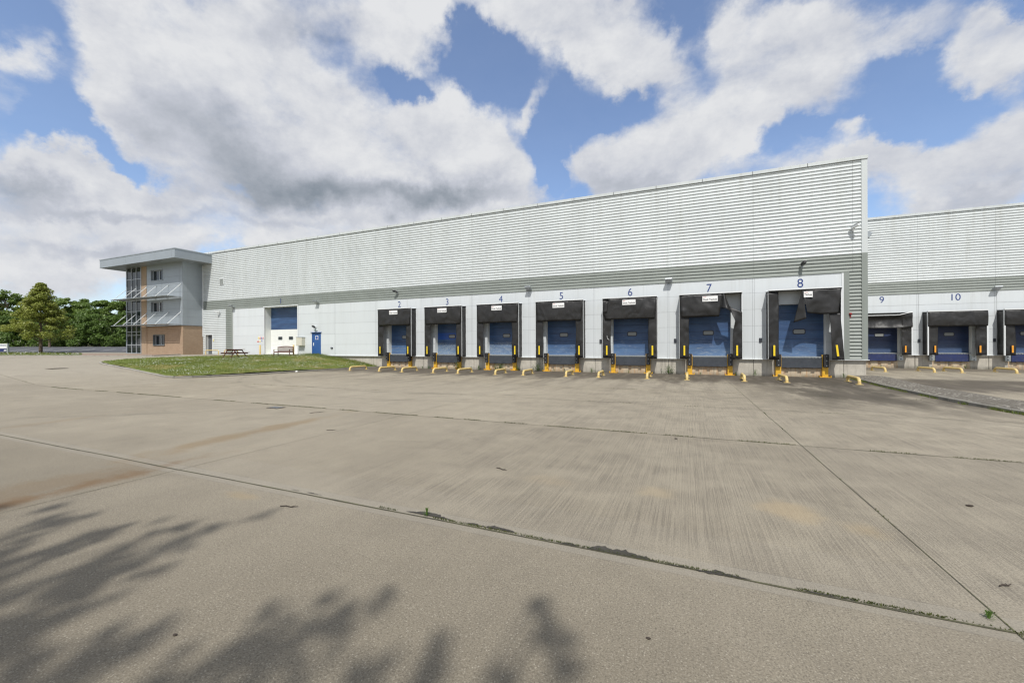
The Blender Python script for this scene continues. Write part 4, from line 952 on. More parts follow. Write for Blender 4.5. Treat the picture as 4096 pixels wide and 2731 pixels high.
for i, (t, sd) in spec.items(): shelter(i, CX[i], Y1, t, sd, worn=i in (5, 6))
for i, t in ((9, 'sag'), (10, 'box'), (11, 'box')): shelter(i, CX2[i], Y2, t, ('n', 'n'), wid=1.87, sign=False, worn=True, new=True)

# ------------------------------------------------------------------ levellers and buffer posts
def leveller(i, cx, yw, blue=False):
    s = empty('dock_leveller', (cx, yw, 0), label=('dark blue' if blue else 'dark grey')+' steel dock leveller below the door of dock %d' % i, cat='dock leveller', group='dock levellers')
    mb = MB(); z = ZFL; mb.box(-1.07, 1.07, -.14, .40, z-.035, z-.004); mb.build('deck', 'galvanised', s)
    mb = MB(); mb.box(-1.07, 1.07, -.13, -.06, z-.70, z-.09); mb.build('lip', 'leveller_blue' if blue else 'leveller_steel', s, bevel=.008)
    mb = MB()
    for k in range(12): mb.box(-1.0+k*.172, -.90+k*.172, -.15, -.10, z-.085, z-.05)
    mb.build('hinge', 'galvanised', s)
    mb = MB(); mb.box(-1.07, 1.07, -.07, .4, z-.72, z-.70)
    for k in (-.72, -.02, .68): mb.box(k-.10, k+.10, -.17, -.06, z-.745, z-.69)
    mb.build('bottom_frame', 'iron', s)
    return s
def post(i, side, cx, yw):
    sx = -1 if side == 'left' else 1
    s = empty('buffer_post', (cx+sx*1.235, yw, 0), label='yellow post with black rubber buffer, %s of the leveller of dock %d' % (side, i), cat='buffer post', group='yellow buffer posts')
    mb = MB(); mb.box(-.15, .15, -.16, .03, .03, .66); mb.box(-sx*.13, -sx*.16, -.17, .03, .60, 1.40); mb.box(-sx*.15, sx*.15, -.02, .03, .6, 1.40)
    mb.box(-.30, .30, -.24, .02, .0, .03); mb.box(-.30, -.27, -.22, .02, .03, .12); mb.box(.27, .30, -.22, .02, .03, .12); mb.build('post', 'yellow_post', s, bevel=.006)
    mb = MB(); mb.box(-sx*.12, sx*.14, -.34, -.021, .64, 1.44); bf = mb.build('buffer', 'black_rubber', s, bevel=.012)
    for z in (.74, 1.04, 1.32):
        mb = MB(); mb.tube([(sx*.02, -.335, z), (sx*.02, -.352, z)], .03, 8); mb.build('bolt', 'galvanised', bf)
for i in CX:
    leveller(i, CX[i], Y1)
    for sd in ('left', 'right'): post(i, sd, CX[i], Y1)
for i in (9, 10, 11):
    leveller(i, CX2[i], Y2, True)
    for sd, sx in (('left', -1), ('right', 1)):
        s = empty('dock_buffer', (CX2[i]+sx*1.32, Y2, 0), label='grey steel buffer plate on the %s of dock %d' % (sd, i), cat='buffer', group='steel buffers of the set back docks')
        mb = MB(); mb.box(-.16, .16, -.22, .03, .64, 1.10); mb.build('plate', 'galvanised', s, bevel=.008)
        mb = MB()
        for z in (.74, .99): mb.tube([(0, -.215, z), (0, -.226, z)], .045, 8)
        mb.build('socket', 'black_plastic', s)
# ------------------------------------------------------------------ wheel guides (bent yellow pipe)
def hoop(L, h, rad, rb=.22, n=6):
    pts = [(0, 0, 0)]
    for k in range(n+1):
        a = math.pi/2*k/n; pts.append((0, rb-rb*math.cos(a), h-rb+rb*math.sin(a)))
    for k in range(n+1):
        a = math.pi/2*k/n; pts.append((0, L-rb+rb*math.sin(a), h-rb+rb*math.cos(a)))
    pts.append((0, L, 0)); return pts
gx_ = [(-25.85, 'left', 2), (-22.75, 'right', 2), (-20.5, 'left', 3), (-17.6, 'right', 3), (-15.45, 'left', 4), (-12.4, 'right', 4), (-10.28, 'left', 5), (-7.26, 'right', 5), (-5.13, 'left', 6), (-2.18, 'right', 6), (.05, 'left', 7), (3.0, 'right', 7), (5.0, 'left', 8), (8.12, 'right', 8)]
first = None
def mkguide(loc_, rz, lab):
    s = empty('wheel_guide', loc_, rz, label=lab, cat='wheel guide', group='yellow wheel guides on the yard')
    mb = MB(); mb.tube(hoop(1.95, .30, .075), .075, 12); mb.build('pipe', 'yellow_guide', s, smooth=True)
    for y in (0, 1.95):
        mb = MB(); mb.box(-.14, .14, y-.14, y+.14, 0, .014); mb.build('foot_plate', 'yellow_guide', s)
    return s
for x, sd, i in gx_:
    lab = 'yellow pipe wheel guide on the yard, %s side of bay %d' % (sd, i); L = (x, 26.05, .0); rz = R(random.uniform(-3, 3))
    if x < -25: lab = 'leftmost yellow wheel guide, beside the tapering end of the lawn'
    if first is None: first = mkguide(L, rz, lab)
    else: dup(first, L, rz, label=lab)
for x, y, sd, i in ((13.95, 39.7, 'left', 9), (16.9, 40.0, 'right', 9), (18.5, 40.2, 'left', 10), (21.5, 40.5, 'right', 10), (23.6, 40.6, 'left', 11)):
    dup(first, (x, y, -.06), R(5), label='dirty yellow wheel guide on the far yard, %s side of bay %d' % (sd, i))

# ------------------------------------------------------------------ fittings on the walls
def flood(x, z, lab, yw=Y1, big=True):
    s = empty('floodlight', (x, yw, z), label=lab, cat='floodlight', group='floodlights on the warehouse walls')
    rot = Matrix.Rotation(R(-28), 3, 'X'); mb = MB(); mb.box(-.24, .24, -.62, -.12, -.03, .07, rot); mb.build('housing', 'galvanised', s, bevel=.02)
    mb = MB(); mb.box(-.19, .19, -.56, -.20, -.045, -.031, rot); mb.build('lens', 'lamp_glass', s)
    mb = MB(); mb.bar((-.02, -.02, 0), (-.02, -.16, .06), .06, .04); mb.box(-.10, .10, -.03, 0, -.10, .10); mb.build('bracket', 'galvanised', s)
flood(-48.3, 4.42+EYE, 'floodlight at the left end of the flat panels, above the picnic table'); flood(-35.0, 4.36+EYE, 'floodlight on the wall above the blue personnel door'); flood(-11.65, 4.40+EYE, 'floodlight between the numbers 4 and 5'); flood(-1.1, 4.33+EYE, 'floodlight between the numbers 6 and 7')
flood(23.4, 4.36+EYE, 'floodlight on the set back wall right of number 10', Y2)
def cctv(x, z, lab, yw=Y1, dark=True, yaw=-40):
    s = empty('security_camera', (x, yw, z), label=lab, cat='security camera', group='security cameras')
    mb = MB(); mb.box(-.06, .06, -.06, 0, -.08, .08); mb.tube([(0, -.04, 0), (0, -.26, -.02), (0, -.30, .07)], .025, 8); mb.build('arm', 'galvanised' if dark else 'trim_white', s)
    rot = Matrix.Rotation(R(yaw), 3, 'Z') @ Matrix.Rotation(R(-15), 3, 'X'); mb = MB(); mb.box(-.08, .08, -.28, .16, -.07, .07, rot, (0, -.30, .13)); mb.build('camera_body', 'black_rubber' if dark else 'trim_white', s, bevel=.015)
    mb = MB(); mb.box(-.10, .10, -.32, .18, .071, .085, rot, (0, -.30, .13)); mb.build('sun_hood', 'trim_white', s)
cctv(-24.85, 4.93+EYE, 'dark camera on the grey band above number 2'); cctv(6.78, 4.93+EYE, 'dark camera on the grey band above number 8', yaw=10); cctv(9.35, 6.95+EYE, 'white camera near the top right corner of the grey band', dark=False, yaw=35)
cctv(-50.9, 4.0+EYE, 'white camera on the ribbed wall near the brick office', dark=False, yaw=-40); cctv(-35.3, 1.86+EYE, 'small camera directly above the blue personnel door', yaw=20)
s = empty('end_wall_floodlight', (10.06, Y1+.5, 6.8+EYE), label='edge of a floodlight sticking out past the warehouse corner', cat='floodlight')
mb = MB(); mb.box(.02, .35, -.2, .2, -.2, .15, Matrix.Rotation(R(30), 3, 'Y')); mb.build('housing', 'galvanised', s, bevel=.02)
s = empty('alarm_sounder', (9.22, Y1, 1.85+EYE), label='red alarm sounder on the ribbed grey strip right of dock 8', cat='alarm')
mb = MB(); mb.tube([(0, -.04, 0), (0, -.09, 0)], .075, 12); mb.tube([(0, -.09, 0), (0, -.15, 0)], [.06, .04], 12); mb.build('sounder', 'red_alarm', s); mb = MB(); mb.box(-.03, .03, -.06, -.03, -.22, -.08); mb.build('junction', 'red_alarm', s)
s = empty('wall_vent', (-50.5, Y1, 7.35+EYE), label='small grey louvred vent high on the white ribbed wall', cat='vent')
mb = MB(); mb.box(-.38, .38, -.09, -.02, 0, .74); mb.build('frame', 'trim_white', s)
mb = MB()
for k in range(9): mb.box(-.32, .32, -.11, -.091, .05+k*.072, .085+k*.072)
mb.build('louvre', 'grey_steel', s)
s = empty('exit_light', (-35.28, Y1, 1.60+EYE), label='oval green exit lamp over the blue personnel door', cat='exit light')
mb = MB(); mb.box(-.20, .20, -.12, -.02, 0, .13); mb.build('housing', 'trim_white', s, bevel=.03); mb = MB(); mb.box(-.14, .14, -.126, -.12, .03, .10); simple('exit_green', (.03, .22, .14), .4); mb.build('panel', 'exit_green', s)
s = empty('low_wall_outlet', (-33.1, Y1, -.25+EYE), label='small black outlet low on the wall right of the blue door', cat='outlet')
mb = MB(); mb.box(-.13, .13, -.10, -.02, 0, .14); mb.build('cover', 'black_plastic', s, bevel=.01); mb = MB(); mb.box(-.10, .06, -.12, -.101, .03, .05); mb.box(-.10, .06, -.12, -.101, .08, .10); mb.build('slot', 'galvanised', s)
def ctrl(x, yw, lab, z=.16+EYE, c='black_plastic'):
    s = empty('control_box', (x, yw, z), label=lab, cat='control box', group='dock control boxes')
    mb = MB(); mb.box(-.075, .075, -.09, -.02, 0, .28); mb.build('box', c, s, bevel=.01); mb = MB(); mb.box(-.045, .045, -.098, -.09, .16, .24); mb.box(-.045, .045, -.098, -.09, .04, .12); mb.build('button', 'leveller_steel', s)
ctrl(-11.05, Y1, 'black control box on the wall left of dock 5'); ctrl(-5.93, Y1, 'black control box on the wall left of dock 6'); ctrl(-.70, Y1, 'black control box on the wall left of dock 7'); ctrl(4.49, Y1, 'black control box on the wall left of dock 8')
ctrl(18.62, Y2, 'navy control box on the set back wall left of dock 10'); ctrl(23.35, Y2, 'navy control box on the set back wall right of dock 10')
s = empty('meter_cabinet', (-37.3, Y1, .06+EYE), label='cream metal cabinet hung on the wall behind the bench', cat='cabinet')
mb = MB(); mb.box(-.42, .42, -.42, -.02, 0, .88); mb.build('cabinet_box', 'cream_box', s, bevel=.01); mb = MB(); mb.box(-.38, .38, -.435, -.421, .04, .84); mb.build('cabinet_door', 'cream_box', s); mb = MB(); mb.box(-.45, .45, -.46, -.02, .881, .91); mb.build('lid', 'grey_steel', s)
# hazard and instruction signs
for (x, z, wd, h, c, lab) in ((-44.08, .80, .24, .34, 'sign_yellow', 'yellow warning sign, top left of the cluster by door 1'), (-43.84, .80, .24, .34, 'sign_red', 'red prohibition sign, second along the top row of the cluster'), (-43.60, .80, .24, .34, 'sign_blue', 'blue instruction sign, third along the top row of the cluster'),
                              (-43.36, .80, .22, .34, 'sign_red', 'red sign at the right end of the cluster by door 1'), (-44.18, .46, .40, .30, 'sign_red', 'wide red sign above the yellow bollard'), (-43.86, .46, .22, .30, 'sign_yellow', 'yellow sign in the bottom row of the cluster'), (-43.58, .54, .24, .20, 'sign_blue', 'small blue and red sign low in the cluster'),
                              (-52.09, .62, .22, .34, 'sign_yellow', 'yellow warning sign beside the grey personnel door')):
    s = empty('safety_sign', (x, Y1, z+EYE), label=lab, cat='safety sign', group='safety signs on the warehouse wall')
    mb = MB(); yb = -.035 if x > -50 else -.05; mb.box(-wd/2+.004, wd/2-.004, yb, yb+.012, 0, h); mb.build('plate', 'sign_white', s)
    mb = MB(); mb.box(-wd/2+.03, wd/2-.03, yb-.004, yb, .03, h*.48); mb.build('lower_panel', c, s)
    mb = MB()
    if c == 'sign_yellow': mb.face([(-wd*.3, yb-.003, h*.55), (wd*.3, yb-.003, h*.55), (0, yb-.003, h*.93)])
    elif wd > .3: mb.box(-.06, .06, yb-.004, yb, h*.6, h*.85)
    else:
        tmp = MB(); ringplate(mb, 0, h*.75, .13, .13, .06, yb-.003, .025, .002)
    mb.build('symbol', c if wd < .3 else 'letter_black', s)
# bollards and barriers
def bollard(x, y, lab):
    s = empty('bollard', (x, y, float(Hw(x, y)) if x < -41 else float(lawn(x, y))), label=lab, cat='bollard', group='yellow bollards at door 1')
    mb = MB(); mb.tube([(0, 0, 0), (0, 0, 1.06), (0, 0, 1.09)], [.085, .085, .06], 14); mb.build('post', 'yellow_guide', s, smooth=True); mb = MB(); mb.box(-.13, .13, -.13, .13, 0, .015); mb.build('foot_plate', 'yellow_guide', s)
bollard(-42.7, 30.15, 'yellow bollard standing under the cluster of signs'); bollard(-37.7, 30.25, 'yellow bollard half hidden behind the bench')
s = empty('barrier', (-52.0, 30.05, float(Hw(-51, 30))), R(-90), label='low yellow hoop barrier in front of the grey personnel door', cat='barrier', group='low yellow barriers by the wall')
mb = MB(); mb.tube(hoop(2.35, .50, .05, .16), .05, 10); mb.build('rail', 'yellow_guide', s, smooth=True)
for y in (0, 2.35):
    mb = MB(); mb.box(-.10, .10, y-.10, y+.10, 0, .012); mb.build('foot_plate', 'yellow_guide', s)
dup(s, (-48.6, 30.05, float(Hw(-48, 30))), R(-90), label='low yellow hoop barrier behind the picnic table')

# ------------------------------------------------------------------ bench and picnic table
s = empty('park_bench', (-37.75, 29.15, float(lawn(-37.8, 29.2))+.0), R(18), label='dark brown slatted wooden bench on the grass before door 1', cat='bench')
mb = MB()
for k in range(6): mb.box(-.80, .80, -.30+k*.10, -.22+k*.10, .42, .445)
mb.build('seat', 'brown_wood', s)
mb = MB(); mb.grid(lambda u, v: (-.80+1.6*u, .30+.06+.04*v, .86+.07*math.sin(math.pi*u)+.07*v), 12, 1); mb.grid(lambda u, v: (-.80+1.6*u, .34+.03*v, .48+.06*v), 2, 1)
for k in range(16):
    x = -.72+k*.096; mb.box(x-.02, x+.02, .33, .36, .50, .88+.07*math.sin(math.pi*(x+.8)/1.6))
mb.build('backrest', 'brown_wood', s, solid=.03)
for sx in (-1, 1):
    mb = MB(); mb.box(sx*.80, sx*.86, -.34, -.28, 0, .62); mb.build('leg', 'brown_wood', s); mb = MB(); mb.box(sx*.80, sx*.86, .30, .36, 0, .93); mb.build('leg', 'brown_wood', s)
    mb = MB(); mb.box(sx*.79, sx*.87, -.37, .32, .62, .655); mb.build('armrest', 'brown_wood', s)
mb = MB(); mb.box(-.80, .80, -.33, -.30, .33, .42); mb.box(-.80, .80, .30, .33, .33, .42); mb.build('rail', 'brown_wood', s)
s = empty('picnic_table', (-38.75, 24.9, float(lawn(-38.7, 24.9))+.02), R(87), label='dark brown wooden picnic table with built-in benches on the grass edge', cat='picnic table')
mb = MB()
for k in range(5): mb.box(-.36+k*.148, -.36+k*.148+.135, -.90, .90, .72, .755)
mb.build('tabletop', 'brown_wood', s)
for sx in (-1, 1):
    mb = MB()
    for k in range(2): mb.box(sx*(.60+k*.13), sx*(.60+k*.13+.12), -.90, .90, .43, .465)
    mb.build('bench_seat', 'brown_wood', s)
for y in (-.62, .62):
    for sx in (-1, 1):
        mb = MB(); mb.bar((sx*.26, y, .72), (sx*.72, y, -.02), .045, .10, (0, 1, 0)); mb.build('leg', 'brown_wood', s)
    mb = MB(); mb.box(-.86, .86, y+.025, y+.065, .34, .43); mb.box(-.36, .36, y+.025, y+.065, .63, .72); mb.build('crossbar', 'brown_wood', s)
mb = MB(); mb.bar((0, .60, .40), (0, .15, .70), .07, .04); mb.bar((0, -.60, .40), (0, -.15, .70), .07, .04); mb.build('brace', 'brown_wood', s)

# ------------------------------------------------------------------ office building
of = empty('office_building', (0, 28.8, 0), label='three storey grey and buff brick office block with a wide flat overhanging roof', cat='office building')
OB = -.90+EYE; Zs = 9.98+EYE
wins = [(-60.55, -58.12, 8.10+EYE, 9.36+EYE), (-60.55, -58.12, 4.27+EYE, 5.46+EYE)]; win0 = (-60.1, -57.82, .21+EYE, 1.42+EYE)
ozj = [z+EYE for z in (3.52, 4.49, 5.48, 6.45, 7.40, 8.35, 9.31)]
mb = MB(); panels(mb, -61.5, -54.14, 2.53+EYE, Zs, ozj, [-58.31, -54.73], wins, 0, .02)
for a, b in zip([2.53+EYE]+ozj, ozj+[Zs]):
    for c_, d_ in ((0, .55), (.55, 2.3)): mb.face([(-54.14, c_+.008, a+.008), (-54.14, d_-.008, a+.008), (-54.14, d_-.008, b-.008), (-54.14, c_+.008, b-.008)])
mb.build('wall_panels', 'office_steel', of)
mb = MB(); 
for q in cut(-61.5, -54.16, 2.55+EYE, Zs, wins): mb.face([(q[0], .02, q[2]), (q[1], .02, q[2]), (q[1], .02, q[3]), (q[0], .02, q[3])])
mb.face([(-54.16, .02, 2.55+EYE), (-54.16, 2.3, 2.55+EYE), (-54.16, 2.3, Zs), (-54.16, .02, Zs)])
mb.build('backing_wall', 'joint_dark', of)
mb = MB()
for q in cut(-61.5, -54.17, OB-.5, 2.50+EYE, [win0]): mb.face([(q[0], .03, q[2]), (q[1], .03, q[2]), (q[1], .03, q[3]), (q[0], .03, q[3])])
mb.face([(-54.17, .03, OB-.5), (-54.17, 2.4, OB-.5), (-54.17, 2.4, 2.50+EYE), (-54.17, .03, 2.50+EYE)])
mb.box(-62.62, -61.5, -.02, .5, OB-.5, Zs); mb.build('brick_wall', 'buff_brick', of)
mb = MB(); mb.box(-61.5, -54.10, -.05, .04, 2.48+EYE, 2.535+EYE); mb.box(-54.14, -54.09, -.0501, 2.25, 2.48+EYE, 2.535+EYE); mb.build('drip_flashing', 'frame_grey', of)
mb = MB(); mb.box(-66.0, -62.62, .12, .3, OB-.4, Zs); mb.box(-65.97, -54.6, .6, 12, OB, Zs+.3); mb.build('inner_core', 'gap_dark', of)
mb = MB(); x0, x1, yf, yb, z0, z1 = -68.34, -52.38, 27.11-28.8, 2.15, Zs, 11.0+EYE
seamx = [-68.0, -65.2, -62.4, -59.3, -56.2, -53.0]
xe = [x0]+seamx+[x1]
for a, b in zip(xe, xe[1:]): mb.box(a+.008, b-.008, yf, yf+.05, z0+.03, z1-.06)
mb.box(x1-.05, x1, yf+.05, yb+.03, z0+.03, z1-.06); mb.box(x0, x0+.05, yf+.05, 12, z0+.03, z1-.06); mb.build('fascia', 'office_steel', of)
mb = MB(); mb.box(x0-.04, x1+.04, yf-.04, yb+.0, z1-.06, z1+.04); mb.box(x0-.02, x1+.02, yf-.02, yb+.01, z0-.01, z0+.03); mb.box(x0, x1-1.6, yb, 12, z1-.06, z1+.04); mb.box(x1-.02, x1+.04, yb-.02, yb+.13, z0-.1, z1-.06); mb.build('fascia_trim', 'galvanised', of)
mb = MB(); mb.box(x0+.05, x1-.05, yf+.05, yb, z0+.001, z0+.029); mb.box(x0+.05, x1-1.9, yb, 11.9, z0+.001, z0+.029); mb.build('soffit', 'soffit_steel', of)
def window(h, parent, sill_mat='office_steel', mull=.55):
    x0, x1, z0, z1 = h; mb = MB(); reveal(mb, h, -.0, .32); mb.box(x0-.06, x1+.06, -.06, .02, z0-.07, z0); mb.box(x0-.05, x0, -.03, .0, z0, z1+.05); mb.box(x1, x1+.05, -.03, .0, z0, z1+.05); mb.box(x0, x1, -.03, .0, z1, z1+.05)
    wf = mb.build('window', sill_mat, parent)
    mb = MB(); t = .06; mb.box(x0, x0+t, .22, .3, z0, z1); mb.box(x1-t, x1, .22, .3, z0, z1); mb.box(x0+t, x1-t, .22, .3, z1-t, z1); mb.box(x0+t, x1-t, .22, .3, z0, z0+t); xm = x0+(x1-x0)*mull; mb.box(xm-.05, xm+.05, .21, .3, z0+t, z1-t); mb.build('window_frame', 'mullion' if mull > .5 else 'frame_grey', wf)
    mb = MB(); mb.face([(x0+t, .27, z0+t), (x1-t, .27, z0+t), (x1-t, .27, z1-t), (x0+t, .27, z1-t)]); mb.build('pane', 'dark_glass', wf)
for h in wins: window(h, of)
window(win0, of, 'frame_grey', .52)
mz = [z+EYE for z in (-.80, .25, 1.46, 1.91, 3.06, 4.46, 5.79, 7.06, 8.52, 9.9)]; mxs = [-65.9, -64.78, -63.70, -62.66]
mb = MB()
for x in mxs: mb.box(x-.035, x+.035, -.09, .04, mz[0]-.1, Zs)
fr = mb.build('curtain_wall', 'mullion', of)
for z in mz[:-1]:
    mb = MB()
    for a, b in zip(mxs, mxs[1:]): mb.box(a+.035, b-.035, -.075, .03, z-.03, z+.03)
    mb.build('transom', 'mullion', fr)
for a, b in zip(mxs, mxs[1:]):
    for c_, d_ in zip(mz, mz[1:]):
        mb = MB(); yy = -.02+random.uniform(-.004, .004); mb.face([(a+.035, yy, c_+.03), (b-.035, -.02, c_+.03), (b-.035, -.02, d_-.03), (a+.035, yy, d_-.03)]); mb.build('pane', 'dark_glass', fr)
mb = MB(); mb.box(-65.99, -65.93, -.08, 12, OB-.2, Zs); mb.build('side_wall', 'door_blue_flat', of)
BX = [-65.9, -63.78, -61.5, -59.42, -56.9, -54.42]
for zp, nm in ((5.86+EYE, 'upper'), (2.62+EYE, 'lower')):
    mb = MB(); dp = 1.50
    for k in range(9): 
        y = -.12-k*.145; mb.box(-65.95, -54.35, -.065, .065, -.009, .009, Matrix.Rotation(R(-8), 3, 'X'), (0, y-.06, zp))
    mb.tube([(-66.05, -dp, zp), (-54.3, -dp, zp)], .045, 10); sh = mb.build('sun_shade', 'galvanised', of)
    for x in BX:
        mb = MB(); mb.box(x-.025, x+.025, -dp-.15, -.02, zp-.055, zp-.012); mb.build('shade_arm', 'galvanised', sh)
        mb = MB(); mb.tube([(x, -.03, zp+1.50), (x, -dp+.12, zp+.03)], .032, 8); mb.build('tie_rod', 'trim_white', sh)
        mb = MB(); mb.box(x-.05, x+.05, -.04, .0, zp+1.38, zp+1.62); mb.build('fixing_plate', 'galvanised', sh)

# ------------------------------------------------------------------ trees
def crown_mesh(name, shape, n, leaf, mat, seed, parent, clumps=60, cr=.9, dense=1.0):
    """leaf quads gathered in clumps on an irregular volume; shape(h 0..1) -> radius"""
    rg = np.random.default_rng(seed); H0, H1_, Rf = shape
    C = []; 
    while len(C) < clumps:
        h = rg.random(); a = rg.uniform(0, 6.283); rr = Rf(h)*(rg.random()**.45)
        if rr < .05: continue
        rr *= 1+.22*mnoise.noise((math.cos(a)*1.2, math.sin(a)*1.2+seed, h*3))
        C.append((math.cos(a)*rr, math.sin(a)*rr, H0+(H1_-H0)*h))
    C = np.array(C); hh_ = (C[:, 2]-H0)/(H1_-H0); S = cr*rg.uniform(.55, 1.25, len(C))*(.62+.5*(1-hh_)); idx = rg.integers(0, len(C), n)
    d = rg.normal(0, 1, (n, 3)); d /= np.linalg.norm(d, axis=1)[:, None]; rad = rg.random(n)**.5
    P = C[idx]+d*rad[:, None]*S[idx][:, None]*np.array([1, 1, .62])
    nrm = d*.7+rg.normal(0, .6, (n, 3))+np.array([0, 0, .5]); nrm /= np.linalg.norm(nrm, axis=1)[:, None]
    t = np.cross(nrm, rg.normal(0, 1, (n, 3))); t /= np.linalg.norm(t, axis=1)[:, None]; b = np.cross(nrm, t)
    s = (leaf*rg.uniform(.6, 1.3, n))[:, None]
    V = np.stack([P-t*s, P-b*s*.55, P+t*s, P+b*s*.55], 1).reshape(-1, 3); F = np.arange(4*n).reshape(n, 4)
    return npmesh(name, V, F, mat, parent), C
def tree(name, loc_, lab, cat, H, Rmax, base, n, leaf, mat, seed, clumps, group=None, prof=None, tr=.16, cr=.9, bare=.0):
    s = empty(name, loc_, random.uniform(0, 6), label=lab, cat=cat, group=group)
    prof = prof or (lambda h: Rmax*max(0, math.sin(math.pi*min(1, h*.92+.08)))**.6)
    crn, C = crown_mesh('crown', (base, H-cr*.4, prof), n, leaf, mat, seed, s, clumps, cr)
    mb = MB(); rg = random.Random(seed)
    top = H*.85; path = [(rg.uniform(-.1, .1)*k*.3, rg.uniform(-.1, .1)*k*.3, top*k/7) for k in range(8)]; mb.tube(path, [tr*(1-.85*k/7) for k in range(8)], 9)
    for c in C[:min(26, len(C))]:
        z0 = max(base*.75, min(top*.9, c[2]-math.hypot(c[0], c[1])*.6)); m_ = (c[0]*.45, c[1]*.45, (z0+c[2])/2+.1); mb.tube([(0, 0, z0), m_, tuple(c)], [tr*.35, tr*.22, tr*.07], 5, False)
    mb.build('trunk', 'bark', s, smooth=True); return s
def gpos(px, d):      # on the terrain, at image column px and forward distance d
    r = ray(px, 1390); x, y = r[0]*d, r[1]*d; return (x, y, float(Hw(x, y))-.05)
cone = lambda h: 3.9*max(0, 1-h)**.95*min(1, .6+h*4)
tree('verge_tree', gpos(163, 54), 'conical olive green tree standing alone on the daisy verge', 'tree', 9.6, 3.5, 1.9, 30000, .115, 'leaf_olive', 3, 210, prof=cone, tr=.20, cr=.68)
back = [(-1250, 112, 12.5, 'far off tree well to the left, seventh outside the photo'), (-1050, 108, 12, 'far off tree well to the left, sixth outside the photo'), (-870, 105, 13, 'far off tree well to the left, fifth outside the photo'), (-700, 103, 12, 'fourth tree outside the left edge'), (-540, 101, 12.6, 'third tree outside the left edge'), (-390, 100, 12.1, 'second tree outside the left edge'), (-250, 100, 12.3, 'tall dark tree outside the left edge of the row'), (-60, 100, 12.2, 'big dark green tree at the far left of the row'), (25, 98, 13.6, 'tallest tree of the row, bright topped, near the left edge'), (95, 101, 12.2, 'dark tree seen just left of the lone conical tree'), (200, 101, 11.6, 'leafy tree behind the lone conical tree'), (262, 99, 12.1, 'pale green tree right of the lone conical tree'), (330, 101, 11.8, 'loose feathery tree midway along the row'),
        (385, 100, 11.3, 'open crowned tree with its stems showing'), (440, 101, 11.6, 'tree rising behind the sunshade brackets'), (500, 99, 11.2, 'last tall tree, partly hidden by the glazed office corner'), (570, 100, 11.3, 'tree standing behind the office block')]
for k, (px, d, H, lab) in enumerate(back):
    tree('tree', gpos(px, d), lab, 'tree', H, 4.3, 1.8, 7000, .25, ('leaf_mid', 'leaf_dark')[k % 3 == 1], 20+k, 46, group='trees beyond the car park', tr=.22, cr=1.6)
front = [(-180, 91, 7.0), (-90, 90, 7.2), (-10, 91, 7.4), (45, 90, 7.0), (105, 90, 5.8), (165, 91, 5.4), (235, 89, 6.4), (290, 88, 7.4), (345, 88, 7.0), (400, 87.5, 7.3), (452, 88, 6.8), (505, 87, 7.2), (560, 88, 7)]
fl = ['bush beyond the left edge of the photo', 'bush just outside the left edge', 'dark bush behind the blue and white signboard', 'dense dark bush left of the lone conical tree', 'low shrub under the lone conical tree', 'low shrub beside the slim pale trunk', 'broad glossy bush right of the lone conical tree', 'tallest glossy bush, near the middle of the hedge line',
      'rounded bright bush below the feathery tree', 'full dark bush left of the sunshade ends', 'bush below the sunshade brackets', 'bush touching the glazed office corner', 'bush hidden behind the office']
for k, (px, d, H) in enumerate(front):
    tree('bush', gpos(px, d), fl[k], 'bush', H, 3.6, .3, 5200, .22, 'leaf_dark', 60+k, 60, group='bushes along the far side of the car park', prof=(lambda h: 3.7*max(0, math.sin(math.pi*min(1, h*.6+.36)))**.6), tr=.12, cr=1.1)
tree('slim_tree', gpos(199, 84), 'slim pale trunk standing on the far verge behind the lone tree', 'tree', 7.5, 1.6, 3.0, 1500, .2, 'leaf_mid', 90, 20, tr=.22, cr=.9)
# trees behind the viewpoint: they throw the soft shadows on the near slabs and mirror in the office glass
def spray_tree(base, lab, spots, seed):
    """tall thin-leaved tree; each spray of foliage hangs where its shade reaches the slabs at the given point"""
    rg = np.random.default_rng(seed); s_ = empty('yard_tree', base, 0, label=lab, cat='tree', group='trees behind the viewpoint'); P = []; C = []
    sub = []
    for gx_0, gy_0, r_, k in spots:
        for q_ in range(7): sub.append((gx_0+rg.normal(0, r_*.62), gy_0+rg.normal(0, r_*1.15), r_*rg.uniform(.22, .5), max(8, int(k/5))))
    for gx_0, gy_0, r_, k in sub:
        h = rg.uniform(12, 19); c = np.array([gx_0-SUNV.x/SUNV.z*-h, gy_0-SUNV.y/SUNV.z*-h, h]); C.append(c)
        d = rg.normal(0, 1, (int(k*.42), 3)); d /= np.linalg.norm(d, axis=1)[:, None]; P.append(c+d*(rg.random(int(k*.42))**.6)[:, None]*np.array([r_, r_*.9, r_*2.6]))
    P = np.concatenate(P)-np.array(base); n = len(P); C = np.array(C)-np.array(base)
    nrm = rg.normal(0, 1, (n, 3)); nrm /= np.linalg.norm(nrm, axis=1)[:, None]; t = np.cross(nrm, rg.normal(0, 1, (n, 3))); t /= np.linalg.norm(t, axis=1)[:, None]; b_ = np.cross(nrm, t); sz = rg.uniform(.05, .10, n)[:, None]
    V = np.stack([P-t*sz, P-b_*sz*.6, P+t*sz, P+b_*sz*.6], 1).reshape(-1, 3); npmesh('crown', V, np.arange(4*n).reshape(n, 4), 'leaf_mid', s_)
    mb = MB(); mb.tube([(0, 0, -.2), (.1, .05, 4), (-.05, .1, 8), (0, 0, 12.5)], [.22, .18, .14, .05], 9)
    for c in C[::4]: mb.tube([(0, 0, 8.0), (c[0]*.5, c[1]*.5, 9.5+(c[2]-9)*.4), tuple(c)], [.035, .02, .008], 5, False)
    mb.build('trunk', 'bark', s_, smooth=True)
